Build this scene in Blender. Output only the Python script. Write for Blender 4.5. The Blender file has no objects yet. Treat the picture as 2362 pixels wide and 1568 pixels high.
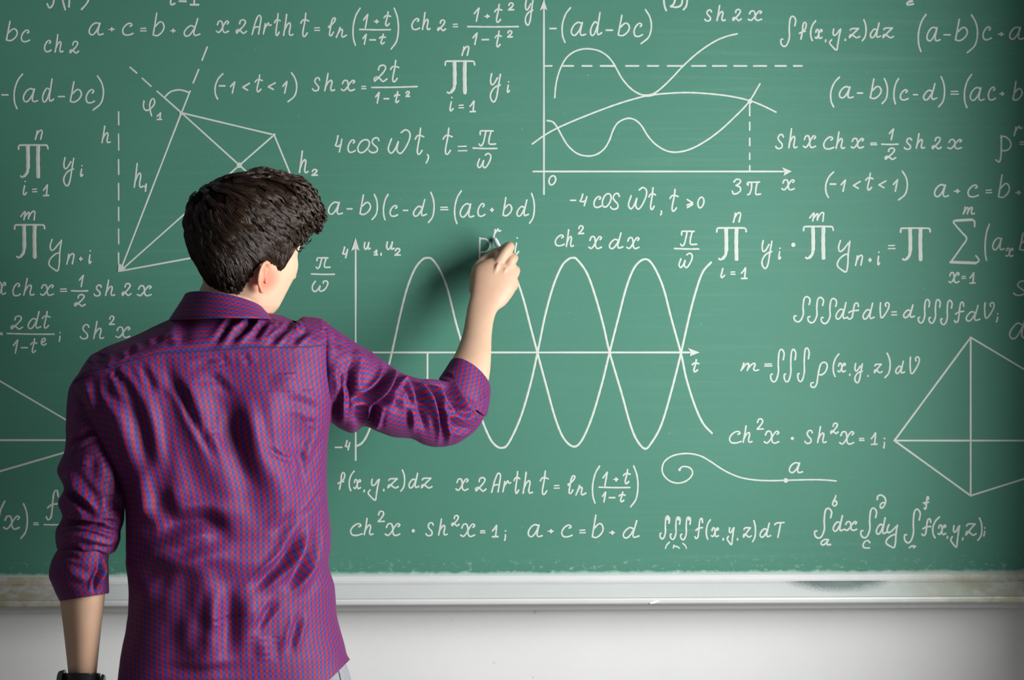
import bpy, bmesh, math, random
import numpy as np
from mathutils import Vector, Matrix, noise

# ------------------------------------------------------------------ camera, world, window light, exposure
SC = bpy.context.scene
COL = SC.collection
FPX = 3456.0                       # focal length in pixels of the 2362 x 1568 frame
CAM = np.array([0.0, -3.2, 1.42])
YAW = math.radians(1.5)
FW = np.array([math.sin(YAW), math.cos(YAW), 0.0])
RT = np.array([math.cos(YAW), -math.sin(YAW), 0.0])
UP = np.array([0.0, 0.0, 1.0])
cam_data = bpy.data.cameras.new('camera')
cam_data.sensor_fit = 'HORIZONTAL'
cam_data.sensor_width = 36.0
cam_data.lens = FPX / 2362.0 * 36.0
cam_data.clip_start = 0.05
cam_data.dof.use_dof = True
cam_data.dof.focus_distance = 3.12
cam_data.dof.aperture_fstop = 9.0
cam = bpy.data.objects.new('camera', cam_data)
cam.location = CAM
cam.rotation_euler = (math.radians(90), 0, -YAW)
COL.objects.link(cam)
SC.camera = cam
SC.view_settings.view_transform = 'Standard'
SC.view_settings.look = 'None'
SC.view_settings.gamma = 1.0
SC.view_settings.use_curve_mapping = False
SC.view_settings.exposure = 0.0
SC.cycles.max_bounces = 5
SC.cycles.diffuse_bounces = 3
SC.cycles.use_denoising = True

world = bpy.data.worlds.new('world')
SC.world = world
world.use_nodes = True
world.node_tree.nodes['Background'].inputs[0].default_value = (0.86, 0.93, 1.0, 1)
world.node_tree.nodes['Background'].inputs[1].default_value = 0.13

XW = 1.235                          # inner face of the window wall, just outside the frame on the right
WIN_Y0, WIN_Y1, WIN_Z0, WIN_Z1 = -1.80, -0.86, 0.92, 2.12
lamp = bpy.data.lights.new('window_daylight', 'AREA')
lamp.shape = 'RECTANGLE'
lamp.size = WIN_Y1 - WIN_Y0
lamp.size_y = WIN_Z1 - WIN_Z0
lamp.energy = 93.0
lamp.color = (1.0, 0.985, 0.96)
lo = bpy.data.objects.new('window_daylight', lamp)
lo.location = (XW + 0.06, (WIN_Y0 + WIN_Y1) / 2, (WIN_Z0 + WIN_Z1) / 2)
lo.rotation_euler = (0, math.radians(90), 0)   # -Z of the lamp points to -X
lo.rotation_euler = Matrix(((0, 0, 1), (1, 0, 0), (0, 1, 0))).to_euler()
COL.objects.link(lo)


def ray(px, py):
    return FW + RT * ((px - 1181.0) / FPX) + UP * ((784.0 - py) / FPX)


def P(px, py, Y=0.0):
    """the point of the vertical plane at depth Y that stands at this place of the view"""
    d = ray(px, py)
    t = (Y - CAM[1]) / d[1]
    return CAM + t * d


# ------------------------------------------------------------------ helpers
def mk(name, verts, faces, mat, parent=None, smooth=True, uv=None, label=None):
    me = bpy.data.meshes.new(name)
    me.from_pydata([tuple(map(float, v)) for v in verts], [], [tuple(f) for f in faces])
    if mat is not None:
        me.materials.append(mat)
    if uv is not None:
        lay = me.uv_layers.new(name='UVMap')
        li = np.empty(len(me.loops), dtype=np.int32)
        me.loops.foreach_get('vertex_index', li)
        lay.data.foreach_set('uv', np.asarray(uv, dtype=np.float32)[li].ravel())
    if smooth:
        me.polygons.foreach_set('use_smooth', np.ones(len(me.polygons), dtype=bool))
    me.validate()
    me.update()
    o = bpy.data.objects.new(name, me)
    COL.objects.link(o)
    if parent is not None:
        o.parent = parent
    if label:
        o['label'] = label
    return o


def tag(o, label, cat=None, group=None, kind=None):
    o['label'] = label
    if cat:
        o['category'] = cat
    if group:
        o['group'] = group
    if kind:
        o['kind'] = kind
    return o


def empty(name, loc=(0, 0, 0)):
    o = bpy.data.objects.new(name, None)
    o.location = loc
    o.empty_display_size = 0.1
    COL.objects.link(o)
    return o


def box(name, lo_, hi_, mat, parent=None, bevel=0.0):
    bm = bmesh.new()
    bmesh.ops.create_cube(bm, size=1.0)
    for v in bm.verts:
        v.co = Vector([(lo_[i] + hi_[i]) / 2 + v.co[i] * (hi_[i] - lo_[i]) for i in range(3)])
    if bevel:
        bmesh.ops.bevel(bm, geom=list(bm.edges), offset=bevel, segments=2, affect='EDGES')
    me = bpy.data.meshes.new(name)
    bm.to_mesh(me)
    bm.free()
    me.materials.append(mat)
    o = bpy.data.objects.new(name, me)
    COL.objects.link(o)
    if parent is not None:
        o.parent = parent
    return o


class NT:
    """short hand for building a node material"""
    def __init__(s, name, rough=0.6, spec=0.5):
        s.m = bpy.data.materials.new(name)
        s.m.use_nodes = True
        s.t = s.m.node_tree
        s.b = s.t.nodes['Principled BSDF']
        s.b.inputs['Roughness'].default_value = rough
        s.b.inputs['Specular IOR Level'].default_value = spec

    def n(s, kind, **kw):
        x = s.t.nodes.new(kind)
        for k, v in kw.items():
            setattr(x, k, v)
        return x

    def l(s, a, b):
        s.t.links.new(a, b)

    def val(s, v, sock):
        if hasattr(v, 'links'):
            s.l(v, sock)
        else:
            sock.default_value = v

    def math(s, op, a, b=None, c=None, clamp=False):
        x = s.n('ShaderNodeMath', operation=op, use_clamp=clamp)
        s.val(a, x.inputs[0])
        if b is not None:
            s.val(b, x.inputs[1])
        if c is not None:
            s.val(c, x.inputs[2])
        return x.outputs[0]

    def mix(s, f, a, b):
        x = s.n('ShaderNodeMix', data_type='RGBA')
        s.val(f, x.inputs[0])
        for v, k in ((a, 6), (b, 7)):
            if hasattr(v, 'links'):
                s.l(v, x.inputs[k])
            else:
                x.inputs[k].default_value = (*v, 1)
        return x.outputs[2]

    def ramp(s, f, stops):
        x = s.n('ShaderNodeValToRGB')
        e = x.color_ramp.elements
        while len(e) < len(stops):
            e.new(0.5)
        for i, (p, c) in enumerate(stops):
            e[i].position = p
            e[i].color = (c, c, c, 1) if not hasattr(c, '__len__') else (*c, 1)
        s.l(f, x.inputs[0])
        return x.outputs[0]

    def co(s, which='Object', scale=(1, 1, 1), rot=(0, 0, 0)):
        c = s.n('ShaderNodeTexCoord')
        m = s.n('ShaderNodeMapping')
        m.inputs['Scale'].default_value = scale
        m.inputs['Rotation'].default_value = rot
        s.l(c.outputs[which], m.inputs[0])
        return m.outputs[0]

    def noise(s, vec, scale, detail=3, rough=0.5):
        x = s.n('ShaderNodeTexNoise')
        x.inputs['Scale'].default_value = scale
        x.inputs['Detail'].default_value = detail
        x.inputs['Roughness'].default_value = rough
        s.l(vec, x.inputs['Vector'])
        return x.outputs[0]

    def xyz(s, vec):
        x = s.n('ShaderNodeSeparateXYZ')
        s.l(vec, x.inputs[0])
        return x.outputs

    def bump(s, h, strength, dist=0.001):
        x = s.n('ShaderNodeBump')
        x.inputs['Strength'].default_value = strength
        x.inputs['Distance'].default_value = dist
        s.l(h, x.inputs['Height'])
        s.l(x.outputs[0], s.b.inputs['Normal'])

    def color(s, c):
        if hasattr(c, 'links'):
            s.l(c, s.b.inputs['Base Color'])
        else:
            s.b.inputs['Base Color'].default_value = (*c, 1)
        return s


def srgb(r, g, b):
    f = lambda c: (c / 255 / 12.92) if c <= 10 else ((c / 255 + 0.055) / 1.055) ** 2.4
    return (f(r), f(g), f(b))


def plain(name, col, rough=0.6, spec=0.4):
    return NT(name, rough, spec).color(col).m


def catmull(pts, step):
    """a smooth line through the points, sampled about every `step`"""
    p = [np.asarray(q, float) for q in pts]
    if len(p) < 3:
        n = max(1, int(np.linalg.norm(p[-1] - p[0]) / (step * 3)))
        return [p[0] + (p[-1] - p[0]) * i / n for i in range(n + 1)]
    p = [2 * p[0] - p[1]] + p + [2 * p[-1] - p[-2]]
    out = []
    for i in range(1, len(p) - 2):
        a, b, c, d = p[i - 1:i + 3]
        n = max(2, int(np.linalg.norm(c - b) / step))
        for k in range(n):
            t = k / n
            out.append(0.5 * ((2 * b) + (c - a) * t + (2 * a - 5 * b + 4 * c - d) * t * t + (3 * b - a - 3 * c + d) * t ** 3))
    out.append(p[-2])
    return out


# ------------------------------------------------------------------ the room
m = NT('white painted plaster', 0.75, 0.25)
v = m.co('Object')
n1 = m.noise(v, 5.0, 4)
n2 = m.noise(v, 260.0, 2)
spot = m.ramp(m.noise(v, 34.0, 2, 0.4), [(0.735, 0.0), (0.76, 1.0)])
c = m.mix(n1, (0.66, 0.675, 0.68), (0.73, 0.745, 0.75))
m.color(m.mix(m.math('MULTIPLY', spot, 0.35), c, (0.36, 0.36, 0.35)))
m.bump(n2, 0.15, 0.0008)
M_WALL = m.m
M_FLOOR = plain('grey linoleum', (0.30, 0.27, 0.23), 0.5)
M_CEIL = plain('white ceiling paint', (0.75, 0.75, 0.73), 0.8)
M_PVC = plain('white window frame', (0.8, 0.8, 0.8), 0.35)


def struct(o, label):
    o['kind'] = 'structure'
    o['label'] = label
    return o


XL, YB, ZC = -3.0, -5.2, 3.0
struct(box('wall_front', (XL, 0.03, 0), (XW, 0.18, ZC), M_WALL), 'white painted plaster wall carrying the green chalkboard')
struct(box('floor', (XL, YB, -0.1), (XW + 0.25, 0.18, 0), M_FLOOR), 'plain classroom floor under the person')
wv, wf = [], []
bmw = bmesh.new()
for (y0, y1, z0, z1) in ((YB, WIN_Y0, 0, ZC), (WIN_Y1, 0.18, 0, ZC), (WIN_Y0, WIN_Y1, 0, WIN_Z0), (WIN_Y0, WIN_Y1, WIN_Z1, ZC)):
    k = bmesh.ops.create_cube(bmw, size=1.0)['verts']
    for q in k:
        q.co = Vector((XW + 0.1 + q.co.x * 0.2, (y0 + y1) / 2 + q.co.y * (y1 - y0), (z0 + z1) / 2 + q.co.z * (z1 - z0)))
me = bpy.data.meshes.new('wall_right')
bmw.to_mesh(me)
bmw.free()
me.materials.append(M_WALL)
o = bpy.data.objects.new('wall_right', me)
COL.objects.link(o)
struct(o, 'white side wall with the window opening')
bmw = bmesh.new()
ym = (WIN_Y0 + WIN_Y1) / 2
for (y0, y1, z0, z1) in ((WIN_Y0, WIN_Y0 + .05, WIN_Z0, WIN_Z1), (WIN_Y1 - .05, WIN_Y1, WIN_Z0, WIN_Z1), (WIN_Y0, WIN_Y1, WIN_Z0, WIN_Z0 + .05),
                         (WIN_Y0, WIN_Y1, WIN_Z1 - .05, WIN_Z1), (ym - .03, ym + .03, WIN_Z0, WIN_Z1)):
    k = bmesh.ops.create_cube(bmw, size=1.0)['verts']
    for q in k:
        q.co = Vector((XW + 0.10 + q.co.x * 0.05, (y0 + y1) / 2 + q.co.y * (y1 - y0), (z0 + z1) / 2 + q.co.z * (z1 - z0)))
me = bpy.data.meshes.new('window_1')
bmw.to_mesh(me)
bmw.free()
me.materials.append(M_PVC)
o = bpy.data.objects.new('window_1', me)
COL.objects.link(o)
struct(o, 'white framed window in the side wall')

# ------------------------------------------------------------------ chalkboard
m = NT('green chalkboard', 0.62, 0.25)
v = m.co('Object')
weave = m.math('ADD', m.noise(m.co('Object', (60, 1, 700)), 1.0, 3), m.noise(m.co('Object', (900, 1, 60)), 1.0, 2))
cloud = m.noise(v, 2.2, 4)
fine = m.noise(v, 420.0, 2)
swipe = m.noise(m.co('Object', (1.6, 1, 75), (0, math.radians(-4), 0)), 1.0, 4, 0.65)     # eraser swipes
where = m.noise(v, 1.3, 2)
c = m.mix(cloud, (0.044, 0.172, 0.124), (0.066, 0.214, 0.158))
c = m.mix(m.math('MULTIPLY', m.math('SUBTRACT', weave, 0.7, clamp=True), 0.30), c, (0.022, 0.11, 0.075))
sw = m.math('MULTIPLY', m.ramp(swipe, [(0.50, 0.0), (0.72, 1.0)]), m.ramp(where, [(0.42, 0.02), (0.66, 0.16)]))
c = m.mix(sw, c, (0.22, 0.34, 0.30))
gr = m.ramp(fine, [(0.3, 0.0), (0.7, 1.0)])
c = m.mix(m.math('MULTIPLY', gr, 0.16), c, (0.12, 0.27, 0.21))
x_, y_, z_ = m.xyz(v)
# chalk crumbs and dust caught just above the tray
zb = float(P(1500, 1326, -0.012)[2])
near = m.math('SUBTRACT', 1.0, m.math('DIVIDE', m.math('SUBTRACT', z_, zb), 0.060), clamp=True)
near = m.math('POWER', near, 1.6)
dust = m.ramp(m.noise(m.co('Object', (1, 1, 1.4)), 60.0, 5, 0.7), [(0.56, 0.0), (0.70, 1.0)])
c = m.mix(m.math('MULTIPLY', m.math('MULTIPLY', near, dust), 0.55), c, (0.55, 0.66, 0.62))
edge = m.math('SUBTRACT', 1.0, m.math('DIVIDE', m.math('SUBTRACT', z_, zb), m.math('MULTIPLY', m.noise(v, 45.0, 3), 0.016)), clamp=True)
c = m.mix(m.math('MULTIPLY', edge, 0.7), c, (0.55, 0.65, 0.61))
crumb = m.ramp(m.noise(v, 120.0, 1, 0.3), [(0.80, 0.0), (0.83, 1.0)])
c = m.mix(m.math('MULTIPLY', crumb, 0.25), c, (0.4, 0.62, 0.55))
m.color(c)
m.bump(weave, 0.10, 0.0004)
M_BOARD = m.m

m = NT('worn white enamel', 0.42, 0.4)
v = m.co('Object')
x_, y_, z_ = m.xyz(v)
base = m.mix(m.noise(v, 9.0, 4), (0.54, 0.555, 0.56), (0.62, 0.635, 0.645))
grain = m.noise(v, 330.0, 3, 0.7)
base = m.mix(m.math('MULTIPLY', m.ramp(grain, [(0.35, 0), (0.65, 1)]), 0.25), base, (0.46, 0.475, 0.475))


def bump_x(cx, w):
    d = m.math('DIVIDE', m.math('SUBTRACT', x_, cx), w)
    return m.math('SUBTRACT', 1.0, m.math('MULTIPLY', d, d), clamp=True)


XR1 = float(P(1925, 1350)[0])
XR2 = float(P(2330, 1350)[0])
XLf = float(P(30, 1350)[0])
ZT = float(P(1925, 1342, -0.028)[2])
below = m.math('SUBTRACT', ZT, z_)
patch = m.math('MULTIPLY', m.math('MULTIPLY', bump_x(XR1, 0.15), m.math('SUBTRACT', 1.0, m.math('DIVIDE', below, 0.030), clamp=True)), m.math('GREATER_THAN', below, -0.0012))
wear = m.ramp(m.math('MULTIPLY', patch, m.math('ADD', m.math('MULTIPLY', m.noise(m.co('Object', (1, 1, 1.3)), 260.0, 6, 0.95), 1.55), m.math('MULTIPLY', m.noise(v, 24.0, 2), 0.35))), [(0.36, 0.0), (0.72, 1.0)])
base = m.mix(m.math('MULTIPLY', wear, 0.9), base, (0.10, 0.15, 0.15))
brown = m.math('MULTIPLY', m.math('ADD', bump_x(XR2, 0.26), bump_x(XLf, 0.20), clamp=True), m.ramp(m.noise(v, 26.0, 5, 0.7), [(0.28, 0.0), (0.56, 1.0)]))
base = m.mix(m.math('MULTIPLY', brown, 0.85), base, (0.33, 0.28, 0.18))
greenish = m.math('MULTIPLY', bump_x(XR1 + 0.2, 0.24), m.ramp(m.noise(v, 17.0, 4, 0.6), [(0.40, 0.0), (0.62, 1.0)]))
base = m.mix(m.math('MULTIPLY', greenish, 0.55), base, (0.44, 0.52, 0.45))
m.color(base)
M_TRAY = m.m
M_ALU = NT('grey metal rail', 0.4, 0.5).color((0.50, 0.52, 0.52)).m
m = NT('chalk', 0.9, 0.1)
v = m.co('Object')
m.color(m.mix(m.ramp(m.noise(v, 900.0, 3, 0.7), [(0.30, 0.0), (0.62, 1.0)]), (0.42, 0.47, 0.44), (0.56, 0.60, 0.56)))
M_CHALK = m.m

BX0, BX1 = -1.55, 1.215
ZTOP = 2.30
board = empty('chalkboard', (0.0, 0.0, zb))
tag(board, 'green chalkboard covered in white formulas, mounted on the white wall', 'chalkboard')


def at_board(o):
    o.parent = board
    o.matrix_parent_inverse = Matrix.Translation(-Vector(board.location))
    return o


surface = at_board(box('writing_surface', (BX0, 0.0, zb - 0.01), (BX1, 0.028, ZTOP), M_BOARD))
surface['label'] = 'dark green matt writing surface'
at_board(box('top_rail', (BX0, -0.012, ZTOP), (BX1, 0.03, ZTOP + 0.035), M_ALU, bevel=0.003))


def prof(name, pts, mat, x0=BX0, x1=BX1, nseg=60):
    """a long rail: profile points are (outwards distance, picture row at the middle of the rail)"""
    pr = [(-d, float(P(1500, row, -d)[2])) for d, row in pts]
    vs, fs = [], []
    k = len(pr)
    for i in range(nseg + 1):
        x = x0 + (x1 - x0) * i / nseg
        vs += [(x, y, z) for y, z in pr]
    for i in range(nseg):
        for j in range(k):
            a, b = i * k + j, i * k + (j + 1) % k
            fs.append((a, b, b + k, a + k))
    fs.append(tuple(range(k)))
    fs.append(tuple(reversed(range(nseg * k, nseg * k + k))))
    o = at_board(mk(name, vs, fs, mat, smooth=False))
    bm = bmesh.new()
    bm.from_mesh(o.data)
    bmesh.ops.recalc_face_normals(bm, faces=bm.faces)
    bm.to_mesh(o.data)
    bm.free()
    return o


flange = prof('frame_strip', [(-0.028, 1325.5), (0.016, 1325.5), (0.0175, 1327), (0.0175, 1337.5), (0.0215, 1338.8), (0.0225, 1340.5), (0.021, 1343), (-0.028, 1346)], M_TRAY)
tray = prof('chalk_tray', [(0.0, 1343.5), (0.022, 1343), (0.030, 1347), (0.060, 1372), (0.066, 1377), (0.070, 1378.2), (0.0735, 1377.8), (0.0775, 1379.5), (0.0790, 1384),
                           (0.0780, 1390), (0.0750, 1393), (0.050, 1388.5), (0.02, 1380), (0.0, 1380)], M_TRAY)
rail = prof('bottom_rail', [(-0.028, 1383), (0.024, 1383), (0.026, 1385), (0.026, 1403.5), (0.023, 1406), (-0.028, 1406)], M_ALU)
rail['label'] = 'grey metal rail in the shade below the tray'

# a streak of chalk rubbed on the tray's front lip
sv_ = []
for i in range(9):
    t = i / 8.0
    hw_ = 0.0021 * math.sin(math.pi * min(1, max(0.06, t))) ** 0.6 + 0.0006
    c_ = P(1499 + 22 * t, 1391.0 - 5.5 * t, -0.0797)
    for k, o_ in ((-1, 0.0), (0, -0.0012), (1, 0.0)):
        sv_.append((c_[0], c_[1] + o_, c_[2] + k * hw_))
sf_ = [(3 * i + k, 3 * i + k + 1, 3 * i + k + 4, 3 * i + k + 3) for i in range(8) for k in range(2)]
sm_ = mk('chalk_smear', sv_, sf_, NT('white chalk smear', 0.9, 0.1).color((0.78, 0.78, 0.78)).m)
sm_.parent = tray
sm_['label'] = 'small white chalk smear on the front lip'
# ------------------------------------------------------------------ chalk writing (strokes on the board's own plane)
GLYPH = {
 'a': '.74,.12 .52,.02 .25,.2 .06,.58 .08,.88 .26,.99 .46,.8 .64,.45 .76,.08|.78,.04 .68,.5 .64,.82 .74,.98 1,.9',
 'b': '.34,0 .18,.5 .03,.96|.03,.97 .4,1 .8,.84 .98,.62 .85,.42 .58,.4 .2,.6',
 'c': '.72,.26 .9,.18 .8,.03 .55,.04 .22,.28 .04,.62 .14,.92 .38,1 .7,.97 1,.86',
 'd': '.62,.46 .42,.4 .16,.58 .02,.82 .12,.99 .34,.95 .58,.66 .72,.42|.86,0 .72,.45 .62,.8 .7,.96 1,.88',
 'e': '.12,.62 .55,.52 .86,.25 .66,.02 .3,.15 .08,.6 .22,.92 .6,1 .98,.8',
 'f': '.22,1 .42,.55 .5,.18 .72,.01 .96,.08 .92,.3 .7,.46 .45,.44|0,.66 .35,.58 .85,.54',
 'g': '.9,.22 .82,.02 .62,.06 .52,.3 .46,.62 .36,.92 .14,1 .02,.9|.12,.6 .4,.5 .9,.46',
 'h': '.36,0 .22,.5 .05,1|.1,.8 .4,.5 .66,.4 .74,.52 .62,.86 .72,1 1,.95',
 'i': '.5,.34 .25,.7 .2,.95 .5,1 .95,.84|.62,.02 .66,.04',
 'j': '.5,.0 .2,.55 .05,.85 .3,1 .95,.75',
 'l': '.1,.55 .0,.5 .4,.4 .85,.2 .95,.03 .7,.02 .45,.2 .25,.65 .15,.95 .4,1 .7,.8',
 'n': '.28,.06 .18,.5 .02,1|.14,.62 .45,.18 .78,.0 .95,.14 .86,.55 .74,.98',
 'N': '.4,.05 .25,.5 .05,1|.15,.75 .4,.3 .6,.25 .62,.45 .55,.8 .66,.98 1,.8',
 'm': '.0,.62 .3,.05 .22,.98|.24,.7 .56,.12 .54,.88|.54,.72 .78,.1 .97,.02 .97,.4 .93,1',
 'M': '.16,.06 .1,.5 0,.95|.08,.75 .26,.25 .4,.12 .44,.3 .36,.95|.4,.72 .6,.25 .76,.1 .8,.3 .72,.75 .8,.96 1,.88',
 'o': '.55,.02 .25,.2 .02,.62 .12,.95 .45,.98 .85,.65 .98,.25 .8,.03 .5,.04',
 'p': '.16,.0 .14,.5 .04,1|.16,.06 .5,.0 .9,.14 .98,.36 .7,.56 .14,.58',
 'P': '.36,.0 .36,.4 .34,.75 .22,.98 .0,.9|.3,.08 .6,.04 .95,.2 1,.4 .75,.55 .38,.56',
 'r': '.22,.1 .14,.5 .0,1|.14,.55 .42,.22 .62,.02 .72,.26 .98,.2',
 's': '.92,.2 .78,.02 .45,.06 .28,.28 .45,.48 .75,.68 .72,.92 .35,1 .1,.94 .0,.84',
 't': '.62,0 .5,.35 .26,.82 .34,.99 .55,.97 .8,.84|.0,.42 .22,.3 .55,.27 1,.33',
 'u': '.12,.0 .02,.5 .12,.88 .36,.9 .7,.3|.76,0 .66,.5 .68,.92 1,.8',
 'v': '.12,.02 .08,.4 .14,.9 .3,.96 .6,.72 .92,.35 .96,.08 .78,.0 .6,.1 .66,.24',
 'w': '.16,.38 .02,.8 .14,.99 .3,.85 .46,.5|.46,.5 .4,.85 .55,1 .75,.8 .95,.4 .96,.12 .78,.0 .58,.12',
 'W': '.2,.05 .02,.5 .05,.9 .25,.98 .5,.5|.5,.5 .45,.85 .55,.98 .8,.8 .98,.3 .92,.05 .7,.08 .7,.25',
 'x': '.08,.34 .2,.06 .42,.06 .5,.4 .52,.8 .68,.98 .98,.86|.86,.28 .98,.14 .84,.03 .64,.26 .38,.76 .18,.97 .0,.86',
 'y': '.12,.0 .02,.22 .1,.38 .32,.36 .66,.14|.92,.02 .74,.42 .56,.84 .32,1 .06,.9 .02,.72 .3,.52 .7,.42 .92,.4',
 'Y': '.24,.0 .1,.2 .18,.34 .42,.3 .86,.08|.96,.02 .84,.4 .8,.75 .68,.98 .4,.94 .02,.8 .1,.62 .5,.46 .8,.42',
 'k': '.36,.02 .3,.2 .4,.32 .62,.26 .86,.06|.98,.02 .84,.36 .72,.74 .62,1 .24,.84 .0,.66 .18,.52',
 'z': '.1,.22 .24,.06 .9,.05|.9,.05 .5,.45 .14,.86 .02,.98|.02,.98 .08,.72 .3,.7 .54,.9 .74,1 1,.86',
 '2': '.34,.3 .42,.08 .7,.0 .9,.14 .74,.42 .34,.76 .06,.98|.06,.98 .02,.82 .22,.72 .5,.86 .7,1 1,.84',
 's2': '.1,.34 .3,.03 .7,.02 .85,.25 .55,.6 .05,.95|.05,.96 .95,.93',
 '1': '.0,.42 .4,.22 .88,.0|.9,.0 .64,.5 .4,1',
 '1b': '.0,.5 .4,.25 .72,.0|.74,.0 .66,.5 .56,.96|.0,1 1,.98',
 '3': '.15,.2 .5,.0 .9,.08 .8,.28 .4,.42|.4,.42 .85,.55 .9,.78 .5,.97 .1,.98 .0,.8',
 '4': '.4,0 .2,.4 .0,.6|.0,.6 .4,.66 .8,.55|.98,.22 .8,.6 .6,1',
 '0': '.5,.02 .2,.2 .04,.6 .2,.94 .5,.98 .85,.7 .96,.3 .75,.03 .45,.03',
 'A': '.0,1 .3,.45 .6,.08 .8,.0 .98,.12 .86,.55 .7,.98|.24,.66 .5,.6 .85,.62',
 'D': '.3,.0 .2,.5 .0,.9|.0,.92 .45,1 .9,.7 1,0',
 'T': '.0,.16 .2,.04 1,.0|.64,.04 .5,.5 .34,1',
 'pi': '.06,.3 .08,.08 .28,.06 .85,.07|.4,.08 .32,.5 .22,.86 .1,.98 .0,.86|.72,.08 .6,.55 .6,.84 .74,.88 1,.86',
 'Pi': '.06,.1 .08,.26|.0,.18 .08,.02 .3,.02 .92,.0|.33,.05 .32,.5 .18,.94 .04,.98|.75,.04 .66,.5 .66,.96 1,.94',
 'phi': '.06,.15 .02,.45 .14,.65 .4,.68 .75,.5 .96,.25 .86,.02 .66,.1 .54,.4 .6,.75 .7,1',
 'rho': '.4,1 .4,1|.46,.36 .62,.05 .86,.0 .98,.14 .86,.38 .62,.5 .46,.46|.55,.12 .44,.5 .36,.85 .22,.99 .04,.96 .02,.84 .16,.8',
 'int': '.92,.32 .98,.12 .8,.0 .62,.08 .55,.4 .56,.7 .4,.94 .2,1 .02,.92 .0,.78 .12,.76',
 'del': '.05,.35 .1,.1 .45,.0 .85,.2 .95,.5 .75,.85 .45,1 .35,.8 .55,.6 .85,.58',
 'six': '.75,.0 .55,.3 .2,.6 .1,.85 .5,1 .95,.8 .85,.55 .5,.5 .2,.62',
 '(': '.95,.0 .4,.2 .06,.5 .08,.8 .35,1',
 ')': '.42,.0 .85,.22 1,.5 .75,.8 .0,1',
 '<': '.96,.02 .02,.58|.02,.58 .7,.98',
 '>=': '.05,.02 .98,.42|.98,.42 .0,.7|.98,.62 .05,.98',
 '=': '.04,.12 .92,.06|.02,.92 1,.9',
 '-': '0,.5 1,.5',
 '+': '0,.5 1,.5|.5,.08 .5,.92|.3,.3 .7,.7|.3,.7 .7,.3',
 ',': '.5,.02 .8,.15 .7,.55 .15,1',
 ';': '.7,.0 .74,.04|.55,.42 .6,.65 .1,1',
}
FRAME = {  # crops of the photograph in which the strokes were measured: origin and magnification
 'F': (0, 0, 1), 'A1': (0, 0, 3.92), 'A2': (480, 0, 3.92), 'A3': (900, 0, 3.92), 'A4': (1200, 0, 3.364), 'A5': (1762, 0, 3.92),
 'A6': (0, 400, 4.9), 'A7': (0, 600, 4.9), 'A8': (700, 400, 3.92), 'B1': (1250, 400, 3.92), 'B2': (1762, 400, 3.92),
 'B3': (1600, 750, 3.0866), 'B4': (740, 1040, 3.92), 'B5': (1240, 1000, 3.92), 'B6': (1762, 1080, 3.92), 'B7': (0, 850, 2.6133),
 'B8': (760, 520, 2.6133), 'Z1': (380, 340, 3.733), 'Z2': (1000, 500, 3.92)}
SURF_Y = 0.0
rng = random.Random(7)


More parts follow.
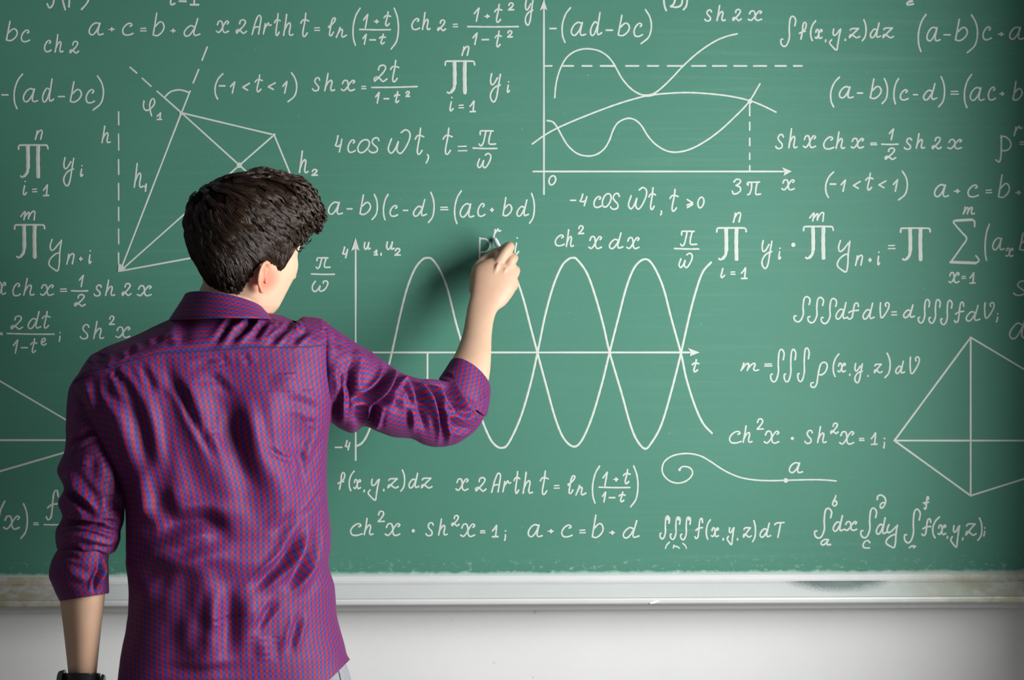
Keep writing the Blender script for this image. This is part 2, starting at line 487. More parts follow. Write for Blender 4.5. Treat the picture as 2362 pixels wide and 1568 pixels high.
class Chalk:
    def __init__(s):
        s.v, s.f, s.lay = [], [], 0

    def line(s, pix, w=4.4, sharp=False):
        """one stroke: picture points carried over to the board plane, w = thickness in picture pixels at the board"""
        q = [P(x, y, SURF_Y) for x, y in pix]
        q = [np.array([p[0], p[2]]) for p in q]
        if len(q) > 2 and not sharp:
            q = catmull(q, 0.0022)
        elif len(q) == 2:
            n = max(1, int(np.linalg.norm(q[1] - q[0]) / 0.02))
            q = [q[0] + (q[1] - q[0]) * i / n for i in range(n + 1)]
        hw = w * 0.45 / 1080.0
        # rounded ends
        d0 = q[0] - q[1]
        d0 /= max(1e-9, np.linalg.norm(d0))
        d1 = q[-1] - q[-2]
        d1 /= max(1e-9, np.linalg.norm(d1))
        q = [q[0] + d0 * hw * 0.8, q[0] + d0 * hw * 0.45] + q + [q[-1] + d1 * hw * 0.45, q[-1] + d1 * hw * 0.8]
        n = len(q)
        ph = rng.random() * 6.28
        base = len(s.v)
        for i in range(n):
            t = q[min(i + 1, n - 1)] - q[max(i - 1, 0)]
            L = np.linalg.norm(t)
            t = t / L if L > 1e-9 else np.array([1.0, 0])
            nn = np.array([-t[1], t[0]])
            k = 0.45 if i in (0, n - 1) else (0.85 if i in (1, n - 2) else 1.0)
            ww = hw * k * (1 + 0.06 * math.sin(ph + i * 0.7) + 0.035 * rng.uniform(-1, 1))
            a, b = q[i] + nn * ww, q[i] - nn * ww
            e = 0.0001 * rng.random()
            s.v += [(a[0], SURF_Y - 0.0001, a[1]), (q[i][0], SURF_Y - 0.0008 - e, q[i][1]), (b[0], SURF_Y - 0.0001, b[1])]
        for i in range(n - 1):
            a = base + 3 * i
            s.f += [(a, a + 1, a + 4, a + 3), (a + 1, a + 2, a + 5, a + 4)]

    def dot(s, x, y, r):
        c = P(x, y, SURF_Y)
        r = r / 1080.0
        b = len(s.v)
        s.lay += 1
        s.v.append((c[0], SURF_Y - 0.00102 - 0.00005 * s.lay, c[2]))
        for i in range(16):
            a = 2 * math.pi * i / 16
            s.v.append((c[0] + r * math.cos(a), SURF_Y - 0.00095 - 0.00005 * s.lay, c[2] + r * math.sin(a)))
        for i in range(16):
            s.f.append((b, b + 1 + i, b + 1 + (i + 1) % 16))

    def tri(s, pts):
        b = len(s.v)
        s.lay += 1
        for x, y in pts:
            c = P(x, y, SURF_Y)
            s.v.append((c[0], SURF_Y - 0.00105 - 0.00006 * s.lay, c[2]))
        s.f.append(tuple(range(b, b + len(pts))))

    def glyph(s, g, x0, y0, x1, y1, w=4.3):
        W, H = x1 - x0, y1 - y0
        if g == 'PI':      # product sign: thin curled bar, two heavy legs
            s.line([(x0 + W * .03, y0 + H * .14), (x0 + W * .05, y0 + H * .03), (x0 + W * .2, y0 + H * .015), (x0 + W * .8, y0 + H * .015), (x0 + W * .95, y0 + H * .03), (x0 + W * .98, y0 + H * .13)], 4.6)
            s.line([(x0 + W * .33, y0 + H * .03), (x0 + W * .34, y0 + H * .35), (x0 + W * .34, y0 + H * .7)], 9.6)
            s.line([(x0 + W * .34, y0 + H * .66), (x0 + W * .31, y0 + H * .84), (x0 + W * .22, y0 + H * .95)], 7.5)
            s.line([(x0 + W * .26, y0 + H * .92), (x0 + W * .16, y0 + H * .98), (x0 + W * .1, y0 + H * .95)], 5)
            s.line([(x0 + W * .67, y0 + H * .03), (x0 + W * .66, y0 + H * .4), (x0 + W * .67, y0 + H * .97)], 9.8)
            return
        if g == 'SIG':
            s.line([(x0 + W * .84, y0 + H * .18), (x0 + W * .83, y0 + H * .06), (x0 + W * .7, y0 + H * .03)], 5)
            s.line([(x0 + W * .75, y0 + H * .03), (x0 + W * .2, y0 + H * .05)], 7)
            s.line([(x0 + W * .22, y0 + H * .04), (x0 + W * .13, y0 + H * .09), (x0 + W * .4, y0 + H * .3), (x0 + W * .57, y0 + H * .44), (x0 + W * .4, y0 + H * .62), (x0 + W * .04, y0 + H * .95)], 4.6)
            s.line([(x0 + W * .03, y0 + H * .95), (x0 + W * .88, y0 + H * .97)], 7.5)
            s.line([(x0 + W * .86, y0 + H * .97), (x0 + W * .98, y0 + H * .93), (x0 + W * .96, y0 + H * .87), (x0 + W * .88, y0 + H * .81)], 4.4)
            return
        if g == '+':       # a dash with a diamond blob on it, as in the photograph
            cy = (y0 + y1) / 2
            s.line([(x0, cy), (x1, cy)], 3.8)
            cx, r = x0 + W * .56, max(H * .6, 6.0)
            s.tri([(cx - r * .8, cy), (cx, cy - r), (cx + r * .8, cy), (cx, cy + r)])
            return
        if g == '_':
            s.line([(x0, y0), (x0 + W * .5, (y0 + y1) / 2 + .6), (x1, y1)], 4.2)
            return
        if H < 14 and g == '=':
            w = 3.4
        for st in GLYPH[g].split('|'):
            pts = [tuple(map(float, p.split(','))) for p in st.split()]
            s.line([(x0 + a * W, y0 + b * H) for a, b in pts], w)

    def text(s, frame, spec, w=4.3, dx=0.0, dy=0.0):
        ox, oy, k = FRAME[frame]
        for item in spec.split(';;'):
            a = item.split()
            if not a:
                continue
            b = [float(q) for q in a[1:5]]
            x0, y0, x1, y1 = ox + b[0] / k + dx, oy + b[1] / k + dy, ox + b[2] / k + dx, oy + b[3] / k + dy
            g = a[0]
            # the box was measured to the outside of the strokes
            if g not in ('_', '-', 'PI', 'SIG'):
                h = w * 0.5
                x0, x1, y0, y1 = x0 + h, x1 - h, y0 + h, y1 - h
            s.glyph(g, x0, y0, x1, y1, w)
        return s

    def poly(s, frame, pts, w=5.0, sharp=False, dx=0.0, dy=0.0):
        ox, oy, k = FRAME[frame]
        p = [tuple(map(float, q.split(','))) for q in pts.split()]
        s.line([(ox + a / k + dx, oy + b / k + dy) for a, b in p], w, sharp)
        return s

    def fdot(s, frame, x, y, r):
        ox, oy, k = FRAME[frame]
        s.dot(ox + x / k, oy + y / k, r / k)
        return s

    def ftri(s, frame, pts):
        ox, oy, k = FRAME[frame]
        s.tri([(ox + a / k, oy + b / k) for a, b in pts])
        return s

    def done(s, name, label):
        o = mk(name, s.v, s.f, M_CHALK, None, smooth=True)
        bm = bmesh.new()
        bm.from_mesh(o.data)
        for f in bm.faces:
            f.normal_update()
            if f.normal.y > 0:
                f.normal_flip()
        bm.to_mesh(o.data)
        bm.free()
        o.parent = surface
        o['label'] = label
        return o


def formula(label, *parts):
    c = Chalk()
    for p in parts:
        c.text(*p[:2], **(p[2] if len(p) > 2 else {}))
    return c.done('chalk_formula', label)


ACBD = 'a 790 195 940 325;; + 975 240 1040 290;; c 1095 200 1210 325;; = 1260 245 1330 290;; b 1372 110 1492 330;; + 1532 258 1592 298;; d 1652 160 1815 335'
ADBC = '- 15 855 72 860;; ( 115 660 215 992;; a 195 790 348 930;; d 372 705 492 930;; - 525 870 582 875;; b 622 730 745 930;; c 765 800 862 938;; ) 832 678 942 1003'
ARTH = ('x 65 178 195 305;; 2 242 170 355 310;; A 388 130 487 320;; r 490 195 580 315;; t 590 115 660 330;; h 668 122 775 328;; t 828 112 918 340;; = 952 240 1018 285;; '
        'l 1078 152 1160 330;; N 1145 235 1258 345;; ( 1298 65 1385 418;; 1 1395 122 1455 260;; + 1492 178 1548 212;; t 1580 98 1658 242;; _ 1368 265 1648 268;; '
        '1 1390 302 1440 408;; - 1460 360 1512 360;; t 1540 300 1612 405;; ) 1645 65 1728 452')
LTLT = '( 50 658 145 905;; - 100 775 152 777;; 1 192 732 252 850;; < 302 742 385 825;; t 415 670 498 838;; < 532 738 618 818;; 1 665 728 725 850;; ) 712 650 808 928'
PROD = 'PI 488 548 768 848;; i 525 870 578 1010;; = 612 940 672 985;; 1b 712 905 778 1018;; n 638 410 722 510;; y 896 658 1012 930;; i 1046 728 1087 842'
FXYZ = 'f 312 192 392 362;; ( 412 180 478 375;; x 455 255 535 358;; , 545 352 570 385;; k 585 250 705 460;; , 725 345 745 375;; z 762 245 875 350;; ) 880 170 932 378;; d 952 200 1062 350;; z 1065 240 1180 350'
CH2 = ('c 245 748 345 845;; h 342 710 422 840;; s2 442 660 505 750;; x 495 745 615 848;; s 785 740 855 848;; h 872 715 950 842;; 2 968 690 1035 778;; x 1032 748 1148 855;; '
       '= 1172 798 1220 828;; 1b 1258 760 1312 855;; ; 1345 798 1368 880'.replace(';; ; ', ';; semi '))
GLYPH['semi'] = GLYPH.pop(';')
ACBDL = '( 592 688 695 975;; a 668 772 815 895;; - 845 840 892 842;; b 950 705 1070 898;; ) 1060 702 1125 945;; ( 1165 702 1228 948;; c 1222 802 1312 912;; - 1352 855 1390 856;; d 1432 748 1572 912;; ) 1572 685 1642 975;; = 1682 815 1768 862;; ( 1802 665 1890 982;; a 1852 780 2000 918;; c 2018 778 2102 912;; + 2125 832 2180 865;; b 2242 728 2345 912'
SHCH = 's 98 1205 190 1352;; h 212 1155 308 1345;; x 348 1215 478 1345;; c 528 1228 640 1355;; h 640 1185 738 1350;; x 780 1240 912 1348;; = 955 1282 1030 1318;; 1 1125 1158 1185 1272;; _ 1065 1303 1213 1303;; 2 1085 1330 1200 1450;; s 1262 1240 1350 1358;; h 1365 1200 1462 1348;; 2 1512 1232 1612 1355;; x 1655 1250 1798 1355'

c = Chalk()
c.poly('A1', '425,35 445,70 475,45 490,-20').poly('A1', '560,-20 575,40 588,88').poly('A1', '628,-30 622,62').poly('A1', '805,-15 780,35 735,85')
c.done('chalk_formula', 'lower ends of a formula cut by the upper picture edge')
c = Chalk()
c.poly('A1', '1550,-30 1540,30 1555,42 1580,30').poly('A1', '1620,10 1682,12').poly('A1', '1758,-30 1752,40').poly('A1', '1720,42 1795,42')
c.done('chalk_formula', 'index i = 1 of a product written above')
formula('letters bc beside ch 2', ('A1', 'b 45 185 165 375;; c 180 262 275 385'))
formula('short note ch 2', ('A1', 'c 390 355 470 475;; h 485 305 577 478;; 2 620 365 718 488'))
formula('a + c = b + d in the top row', ('A1', ACBD))
formula('-(ad - bc) left of the triangle drawing', ('A1', ADBC))
formula('product of y i above the other product', ('A3', PROD, dict(dx=-984.3, dy=193.6)))
formula('product of y n + i', ('A6', 'm 222 415 405 535;; PI 152 575 510 958;; Y 540 735 708 1115;; n 740 895 848 1035;; + 882 940 940 990;; i 990 860 1038 1028'))
formula('sh x ch x = 1/2 sh 2x beside the collar', ('A6', 'x -45 1215 75 1380;; c 130 1230 240 1392;; h 250 1175 395 1385;; x 445 1245 615 1390;; = 668 1292 765 1345;; 1 885 1142 955 1290;; _ 805 1326 992 1326;; 2 828 1358 972 1510;; s 1052 1248 1160 1395;; h 1175 1195 1305 1390;; 2 1365 1232 1490 1390;; x 1540 1255 1722 1395'))
formula('= 2 dt over 1 - t to the e', ('A7', '= -20 812 38 852;; 2 110 620 265 790;; d 302 570 470 785;; t 465 570 575 778;; _ 78 828 613 836;; 1 138 892 215 1060;; - 240 988 308 990;; t 335 878 425 1055;; e 450 870 530 970;; semi 655 808 692 928'))
formula('sh squared x above the shoulder', ('A7', 's 895 715 1022 900;; h 1040 682 1182 895;; s2 1220 622 1305 740;; x 1298 742 1480 888'))
c = Chalk()
c.poly('B7', '28,798 12,830 0,860 -8,900').text('B7', 'x 15 880 125 975;; ) 118 808 170 1030;; = 195 922 238 948;; g 270 725 364 917;; _ 265 940 360 940', w=4.8)
c.done('chalk_formula', 'end of a formula (x) = f over, beside the rolled sleeve')
formula('x 2 Arth t = ln((1 + t)/(1 - t)) in the top row', ('A2', ARTH))
formula('ch 2 = (1 + t squared)/(1 - t squared)', ('A2', 'c 1830 158 1920 275;; h 1925 105 2015 275;; 2 2065 172 2155 285;; = 2205 208 2265 252'),
        ('A3', '1 750 65 815 200;; + 845 130 905 165;; t 935 30 1018 210;; s2 1058 18 1128 100;; _ 698 240 1158 240;; 1 738 290 798 410;; - 830 358 890 358;; t 940 272 1012 432;; s2 1050 270 1115 345'))
formula('(-1 < t < 1) in the second row', ('A2', LTLT))
formula('sh x = 2t/(1 - t squared)', ('A2', 's 935 692 1022 830;; h 1040 655 1152 828;; x 1195 715 1335 830;; = 1378 770 1435 812;; 2 1490 580 1625 745;; t 1640 538 1732 748;; _ 1478 790 1890 782;; 1 1505 828 1558 940;; - 1590 892 1632 892;; t 1675 820 1740 935;; s2 1778 818 1832 882'))
formula('product of y i below ch 2', ('A3', PROD))
formula('4 cos wt, t = pi/w', ('A2', '4 1140 1218 1218 1382;; c 1252 1255 1338 1385;; o 1342 1252 1468 1388;; s 1445 1235 1560 1388;; w 1615 1165 1838 1395;; t 1862 1150 1958 1405;; , 1958 1388 2005 1482;; t 2115 1150 2215 1405'),
        ('A3', '= 602 1310 702 1375;; pi 795 1165 962 1330;; _ 748 1338 965 1342;; w 778 1378 920 1525'))
formula('a - b)(c - d) = (ac + bd) beside the curly hair', ('A8', 'a 210 248 360 378;; - 392 318 438 322;; b 498 185 615 378;; ) 610 180 675 425;; ( 712 180 775 428;; c 770 280 860 395;; - 902 333 942 335;; d 982 228 1120 395;; ) 1120 162 1188 452;; = 1228 295 1315 338;; ( 1355 148 1438 462;; a 1402 262 1548 405;; c 1565 262 1648 395;; + 1678 315 1725 345;; b 1792 210 1892 390;; d 1918 230 2042 395;; ) 2035 172 2095 458'))
formula('pi over w beside the face', ('A8', 'pi 105 748 248 870;; _ 70 908 280 911;; W 68 960 230 1075'), )
formula('-(ad - bc) beside the graph axis', ('A1', ADBC, dict(dx=1264.1, dy=-153.1)))
c = Chalk()
c.poly('A4', '1112,-20 1118,40 1132,82').poly('A4', '1205,-20 1190,30 1165,50').poly('A4', '1165,50 1215,55 1250,35 1258,-20').poly('A4', '1297,-15 1288,45 1265,75')
c.done('chalk_formula', 'bracketed D cut by the upper picture edge')
formula('sh 2x beside the upper curve end', ('A4', 's 1425 68 1495 170;; h 1515 35 1597 167;; 2 1640 65 1722 167;; x 1762 75 1882 167'))
formula('integral f(x, y, z) dz in the top row', ('A5', 'int 145 138 298 428;; ' + FXYZ))
formula('(a - b)c + a', ('A5', '( 1385 122 1478 475;; a 1460 235 1602 380;; - 1628 310 1685 318;; b 1720 165 1850 375;; ) 1830 125 1940 485;; c 1970 232 2065 368;; + 2112 290 2175 328;; a 2208 235 2358 365'))
formula('(a - b)(c - d) = (ac + b', ('A5', ACBDL))
formula('sh x ch x = 1/2 sh 2x beside the graph', ('A5', SHCH))
formula('p to the r =', ('A5', 'P 2090 1215 2240 1478;; r 2255 1130 2345 1235;; = 2305 1272 2390 1315'))
c = Chalk()
c.poly('A5', '1300,-12 1345,10 1310,18 1293,32 1305,44 1352,36')
c.done('chalk_formula', 'letter end cut by the upper picture edge')
formula('(-1 < t < 1) below the graph', ('A2', LTLT, dict(dx=1408.8, dy=226.5)))
formula('a + c = b + beside the second product row', ('A1', ACBD, dict(dx=1950.3, dy=373.2)))
formula('-4 cos wt, t >= 0', ('B1', '- 258 242 305 243;; 4 335 178 415 300;; c 458 198 545 315;; o 535 172 635 312;; s 610 170 715 332;; w 770 118 958 330;; t 958 120 1035 335;; , 1062 330 1092 382;; t 1148 135 1240 350;; >= 1302 225 1372 318;; 0 1398 205 1475 320'))
formula('ch squared x dx', ('B1', 'c 108 548 210 662;; h 208 500 292 668;; s2 318 465 388 555;; x 415 558 548 690;; d 598 530 740 688;; x 758 568 888 690'))
formula('pi over w beside the product row', ('B1', 'pi 1245 505 1408 668;; _ 1198 678 1418 682;; w 1228 712 1370 860'))
c = Chalk()
c.text('B1', 'PI 1572 488 1852 785;; j 1608 850 1662 950;; = 1698 880 1755 922;; 1b 1795 845 1862 958;; n 1720 345 1808 450;; y 1980 598 2095 868;; i 2130 665 2167 782').fdot('B1', 2272, 645, 20)
c.text('B2', 'm 405 345 550 440;; PI 350 475 632 775;; Y 655 598 790 902;; n 818 730 902 840;; + 935 765 978 800;; i 1018 700 1054 834;; = 1115 640 1195 690;; PI 1228 490 1510 788')
c.done('chalk_formula', 'product of y i times product of y n + i = product')
formula('sum from x = 1 to m of (a x b', ('B2', 'SIG 1680 405 1948 822;; M 1795 290 1912 378;; x 1665 885 1775 998;; = 1782 920 1832 958;; 1b 1855 890 1918 1000;; ( 1990 450 2050 795;; a 2055 572 2182 700;; x 2180 665 2262 760;; b 2300 530 2420 700'))
formula('triple integral d f d V = d triple integral f d V', ('B2', 'int 265 1105 428 1350;; int 390 1112 550 1358;; int 510 1122 668 1365;; d 640 1158 765 1325;; g 745 1160 875 1325;; d 885 1165 1005 1325;; v 1035 1158 1142 1318;; = 1145 1240 1210 1290;; d 1252 1180 1370 1312;; int 1388 1130 1508 1360;; int 1485 1132 1605 1362;; int 1592 1138 1712 1375;; g 1712 1152 1825 1355;; d 1818 1185 1962 1342;; v 1980 1158 2092 1322;; semi 2092 1258 2128 1350'))
formula('letter s at the right picture edge', ('B2', 's 2250 962 2392 1110'))
formula('letter d at the right picture edge', ('B2', 'd 2210 1250 2410 1502'))
formula('m = triple integral rho(x, y, z) dV', ('B3', 'M 330 258 468 332;; = 498 268 565 298;; int 542 165 652 410;; int 638 165 735 410;; int 735 155 830 408;; rho 825 258 960 450;; ( 985 198 1042 372;; x 1020 262 1088 340;; , 1102 342 1120 362;; y 1140 265 1212 417;; , 1232 352 1248 370;; z 1278 268 1348 345;; ) 1355 192 1405 380;; d 1430 250 1508 350;; v 1528 218 1615 355'))
c = Chalk()
c.text('B3', CH2).fdot('B3', 702, 805, 12)
c.done('chalk_formula', 'ch squared x times sh squared x = 1 beside the kite')
c = Chalk()
c.text('B3', CH2, dx=-874.3, dy=213.0)
c.dot(1600 + 702 / 3.0866 - 874.3, 750 + 805 / 3.0866 + 213, 4.2)
c.done('chalk_formula', 'ch squared x times sh squared x = 1 in the lowest row')
formula('f(x, y, z) dz beside the shirt', ('A5', FXYZ, dict(dx=-1064.6, dy=1038.2)))
formula('x 2 Arth t = ln((1 + t)/(1 - t)) below the sine waves', ('A2', ARTH, dict(dx=552.6, dy=1055.8)))
formula('a + c = b + d in the lowest row', ('A1', ACBD, dict(dx=1013.0, dy=1157.3)))
c = Chalk()
c.text('B5', 'int 1098 735 1202 960;; int 1192 745 1298 965;; int 1285 745 1392 968;; g 1412 755 1507 958;; ( 1515 770 1572 962;; x 1562 840 1645 942;; , 1668 938 1688 970;; k 1705 838 1785 1012;; , 1800 940 1815 970;; z 1850 838 1940 945;; ) 1935 778 1978 985;; d 2000 800 2117 945;; T 2135 795 2237 945')
for x in (1182, 1276, 1370):
    c.fdot('B5', x, 768, 18)
c.poly('B5', '1192,980 1165,1010 1155,1037', 3.8).poly('B5', '1232,1008 1226,1034', 4.2).poly('B5', '1230,1016 1262,1022 1282,1036', 4).poly('B5', '1312,992 1335,1012 1345,1037', 3.8)
c.done('chalk_formula', 'triple integral over D of f(x, y, z) dT')
c = Chalk()
c.text('B6', 'int 450 352 624 640;; six 608 238 670 350;; d 615 418 732 578;; x 722 470 850 572;; a 502 632 612 702;; int 868 350 1030 637;; del 1012 232 1114 370;; d 1005 438 1118 604;; Y 1095 500 1220 728;; int 1262 360 1425 682;; g 1440 245 1502 378;; g 1418 445 1527 617;; ( 1515 430 1600 637;; x 1565 500 1654 610;; , 1648 605 1670 640;; k 1680 505 1780 722;; , 1785 620 1810 655;; z 1815 488 1928 614;; ) 1925 440 1980 660;; semi 1978 528 2010 620', w=4.6)
c.poly('B6', '958,672 940,652 910,665 895,700 910,718 955,720', 4.2).poly('B6', '1314,718 1338,702 1372,704 1352,718', 4.2).poly('B6', '1440,312 1490,305', 4)
c.done('chalk_formula', 'three nested integrals with limits a, c and f(x, y, z)')
c = Chalk()
c.text('Z2', 'r 533 98 617 205;; i 720 178 780 345').poly('Z2', '418,188 414,440', 4.4).poly('Z2', '418,198 470,200 505,235 508,275 480,310 420,322', 4.2)
c.done('chalk_formula', 'p to the r, i being written by the hand')

# drawings
c = Chalk()
L = 4.4
for a in ('1175,608 1235,660', '1285,708 1365,780', '1872,425 1825,545', '1795,628 1745,750', '1718,822 1640,1020', '1418,824 1640,1020'):
    c.poly('A1', a, L)
c.poly('A1', '1485,880 1540,830 1615,812 1680,825 1705,838', L)
for a in ('418,260 277,625', '418,260 552,381 575,402', '418,260 632,311', '632,311 552,381 277,625', '632,311 668,398 700,478', '277,625 435,596 520,580'):
    c.poly('F', a, L, sharp=True)
for y0, y1 in ((258, 288), (309, 346), (368, 402), (423, 461), (478, 509), (528, 562), (583, 625)):
    c.poly('F', '273,%d 273.4,%d' % (y0, y1), 4.0)
c.dot(552, 381, 6.5); c.dot(418, 261, 4.5); c.dot(632, 311, 3.6)
c.tri([(272, 628), (274, 606), (291, 619)])
c.text('A1', 'phi 1285 880 1410 1055;; 1b 1412 1012 1468 1088;; h 908 1132 1005 1298').text('F', 'h 306 375 332 434').text('A6', '1 1622 108 1665 212', w=4.2)
c.text('Z1', 'h 1146 22 1242 225;; s2 1255 182 1325 250', w=4.6)
c.done('chalk_drawing', 'triangle drawing with dashed height lines behind the head')
c = Chalk()
G = 4.6
c.poly('A4', '183,5 183,1507', G).poly('A4', '100,1330 2080,1330', G)
c.ftri('A4', [(150, 84), (183, -6), (184, 62)]).ftri('A4', [(210, 82), (183, -6), (182, 62)])
c.ftri('A4', [(2028, 1298), (2106, 1329), (2052, 1331)]).ftri('A4', [(2040, 1366), (2106, 1329), (2052, 1327)])
for a, b in ((190, 245), (325, 412), (480, 555), (622, 735), (818, 918), (988, 1072), (1142, 1262), (1330, 1438), (1493, 1600), (1658, 1757), (1810, 1910), (1978, 2063), (2120, 2187)):
    c.poly('A4', '%d,511 %d,511' % (a, b), G)
c.poly('A4', '267,758 275,665 295,575 325,500 365,440 420,400 480,381 540,379 610,394 670,430 715,480 750,540 790,610 850,680 910,722 960,738 1010,735 1060,710 1120,660 1190,590 1250,525 1340,440 1430,370 1520,315 1600,282 1683,262', 4.3)
c.poly('A4', '92,1117 183,1052 290,992 450,922 620,855 780,798 920,757 1010,738 1130,725 1280,718 1430,724 1600,742 1750,772 1860,810 1985,870', 4.3)
c.poly('A4', '208,935 250,945 285,985 320,1050 370,1130 440,1190 520,1210 590,1198 650,1155 690,1090 720,1010 760,950 830,918 890,930 940,975 990,1055 1050,1120 1130,1168 1210,1180 1310,1160 1420,1105 1540,1020 1650,920 1770,795 1860,650', 4.3)
for a, b in ((785, 898), (948, 1010), (1072, 1130), (1188, 1237), (1285, 1330)):
    c.poly('A4', '1780,%d 1780,%d' % (a, b), 4.2)
c.fdot('A4', 1780, 787, 20)
c.poly('A4', '950,742 1000,740 1040,730', 7)
c.text('A4', '0 212 1355 284 1442;; 3 1638 1382 1722 1512;; Pi 1752 1405 1872 1518;; x 2022 1385 2135 1482').text('A3', 'y 1212 -8 1304 237')
c.done('chalk_drawing', 'graph of two crossing curves over the x axis, marked 3 pi')
c = Chalk()
S = 5.4
c.poly('B8', '157,90 157,1415', 4.6).poly('B8', '60,765 2195,765', 4.8).poly('B8', '590,765 590,990', 5)
c.ftri('B8', [(130, 155), (157, 72), (158, 138)]).ftri('B8', [(181, 152), (157, 72), (156, 138)])
c.ftri('B8', [(2160, 738), (2232, 765), (2178, 767)]).ftri('B8', [(2170, 788), (2232, 765), (2178, 763)])
c.poly('B8', '162,1330 200,1305 240,1230 300,1050 350,870 380,745 430,520 470,370 515,260 560,205 590,195 620,205 665,270 710,380 760,580 800,720 850,930 905,1130 960,1270 1000,1325 1040,1340 1080,1310 1150,1160 1210,960 1253,768 1300,540 1350,360 1400,245 1440,203 1465,195 1490,203 1550,285 1600,420 1650,600 1688,765 1760,1010 1810,1190 1850,1290 1900,1345 1940,1310 2000,1200 2060,1000 2118,770 2170,540 2210,390 2250,280 2300,222', S)
c.poly('B8', '1040,200 1090,240 1130,330 1170,450 1210,605 1253,768 1310,980 1360,1160 1410,1280 1470,1332 1520,1295 1580,1160 1640,960 1688,765 1740,560 1790,370 1840,250 1900,203 1950,240 2010,370 2060,560 2118,770 2150,920 2200,1080 2250,1190 2305,1252', S)
c.text('B8', 't 2180 803 2232 888;; 4 88 1290 128 1358;; - 35 1337 75 1337', w=4.6)
c.text('A8', '4 343 656 407 772;; u 538 615 612 698;; 1b 630 685 677 744;; , 690 712 710 748;; u 740 610 828 700;; s2 815 670 887 750', w=4.6)
c.done('chalk_drawing', 'two crossing sine waves between 4 and -4 over the t axis')
c = Chalk()
for a in ('2239,778 2063,1016', '2063,1016 2239,1143', '2239,778 2239,1143', '2063,1016 2420,1016', '2239,778 2420,886', '2239,1143 2420,1086'):
    c.poly('F', a, 4.8)
c.done('chalk_drawing', 'kite shaped solid with its diagonals at the right edge')
c = Chalk()
for a in ('-70,838 155,970 234,1015', '-100,1015 234,1015', '-70,1107 150,1043 234,1015'):
    c.poly('F', a, 4.8, sharp=True)
c.done('chalk_drawing', 'tip of a kite shaped solid beside the left sleeve')
c = Chalk()
pts = '1280,328 1300,303 1335,297 1380,312 1401,350 1382,395 1330,434 1260,447 1190,425 1140,375 1125,320 1145,255 1210,205 1300,182 1390,182 1480,205 1560,250 1650,310 1740,360 1850,400 1980,420 2110,425 2240,422 2340,419 2480,416 2600,419 2700,428'
c.poly('B5', pts, 4.2).fdot('B3', 655, 1104, 17).fdot('B5', 1282, 326, 13).text('B3', 'a 670 970 782 1057')
c.done('chalk_drawing', 'spiral line running out to a dot marked a')
# ------------------------------------------------------------------ person: lofted rings measured in the photograph, each at its own depth
def lerp_rows(arr, n):
    """Catmull-Rom through rows of an array (k, ...) -> (n, ...)"""
    arr = np.asarray(arr, float)
    k = len(arr)
    ext = np.concatenate([2 * arr[:1] - arr[1:2], arr, 2 * arr[-1:] - arr[-2:-1]])
    t = np.linspace(0, k - 1, n)
    i = np.minimum(t.astype(int), k - 2)
    f = (t - i).reshape((-1,) + (1,) * (arr.ndim - 1))
    a, b, c, d = ext[i], ext[i + 1], ext[i + 2], ext[i + 3]
    return 0.5 * ((2 * b) + (c - a) * f + (2 * a - 5 * b + 4 * c - d) * f ** 2 + (3 * b - a - 3 * c + d) * f ** 3)


def Pv(px, py, Y):
    d = FW[None] + RT[None] * ((px.ravel() - 1181.0) / FPX)[:, None] + UP[None] * ((784.0 - py.ravel()) / FPX)[:, None]
    t = (Y.ravel() - CAM[1]) / d[:, 1]
    return (CAM[None] + t[:, None] * d).reshape(px.shape + (3,))


def toPix(p):
    q = p - CAM
    z = q @ FW
    return 1181.0 + FPX * (q @ RT) / z, 784.0 - FPX * (q @ UP) / z


NS = 33


def ring(A, B, yc, rb, rf=None, tilt=0.0, bow=0.0, line=None, p=2.0):
    """cross-section: edge points A (left) and B (right), depth yc of the section, radius towards (rb) and away from (rf) the viewer"""
    if line is None:
        line = np.stack([np.linspace(A[0], B[0], NS), np.linspace(A[1], B[1], NS)], 1)
    return (np.asarray(line, float), np.array([yc, tilt, rb, rb if rf is None else rf, bow, p]))


def polyline(pts):
    """NS samples, evenly spaced, on a smooth line through the points"""
    q = np.array(catmull([np.array(a, float) for a in pts], 3.0))
    s = np.concatenate([[0], np.cumsum(np.linalg.norm(np.diff(q, axis=0), axis=1))])
    t = np.linspace(0, s[-1], NS)
    return np.stack([np.interp(t, s, q[:, 0]), np.interp(t, s, q[:, 1])], 1)


def loft(rings, nu, nv, t0=0.0, t1=1.0, full=True):
    L = np.stack([r[0] for r in rings])
    Q = np.stack([r[1] for r in rings])
    if full:
        L, Q = lerp_rows(L, nv), lerp_rows(Q, nv)
    ph = np.linspace(-math.pi / 2, 1.5 * math.pi, nu)
    co, si = np.cos(ph), np.sin(ph)
    n = len(L)
    e = 2.0 / Q[:, 5][:, None]
    c = np.sign(co)[None] * np.abs(co)[None] ** e
    s = np.sign(si)[None] * np.abs(si)[None] ** e
    a = (c + 1) / 2 * (NS - 1)
    i = np.clip(a.astype(int), 0, NS - 2)
    f = a - i
    r = np.arange(n)[:, None]
    px = L[r, i, 0] * (1 - f) + L[r, i + 1, 0] * f
    py = L[r, i, 1] * (1 - f) + L[r, i + 1, 1] * f
    py = py + Q[:, 4][:, None] * np.maximum(s, 0)
    Y = Q[:, 0][:, None] + Q[:, 1][:, None] * c - np.where(s > 0, Q[:, 2][:, None], Q[:, 3][:, None]) * s
    return Pv(px, py, Y), np.broadcast_to(si[None], px.shape)


def grid_faces(nv, nu, base=0, flip=False):
    i, j = np.meshgrid(np.arange(nv - 1), np.arange(nu - 1), indexing='ij')
    a = (i * nu + j).ravel() + base
    f = np.stack([a, a + 1, a + nu + 1, a + nu], 1)
    return f[:, ::-1] if flip else f


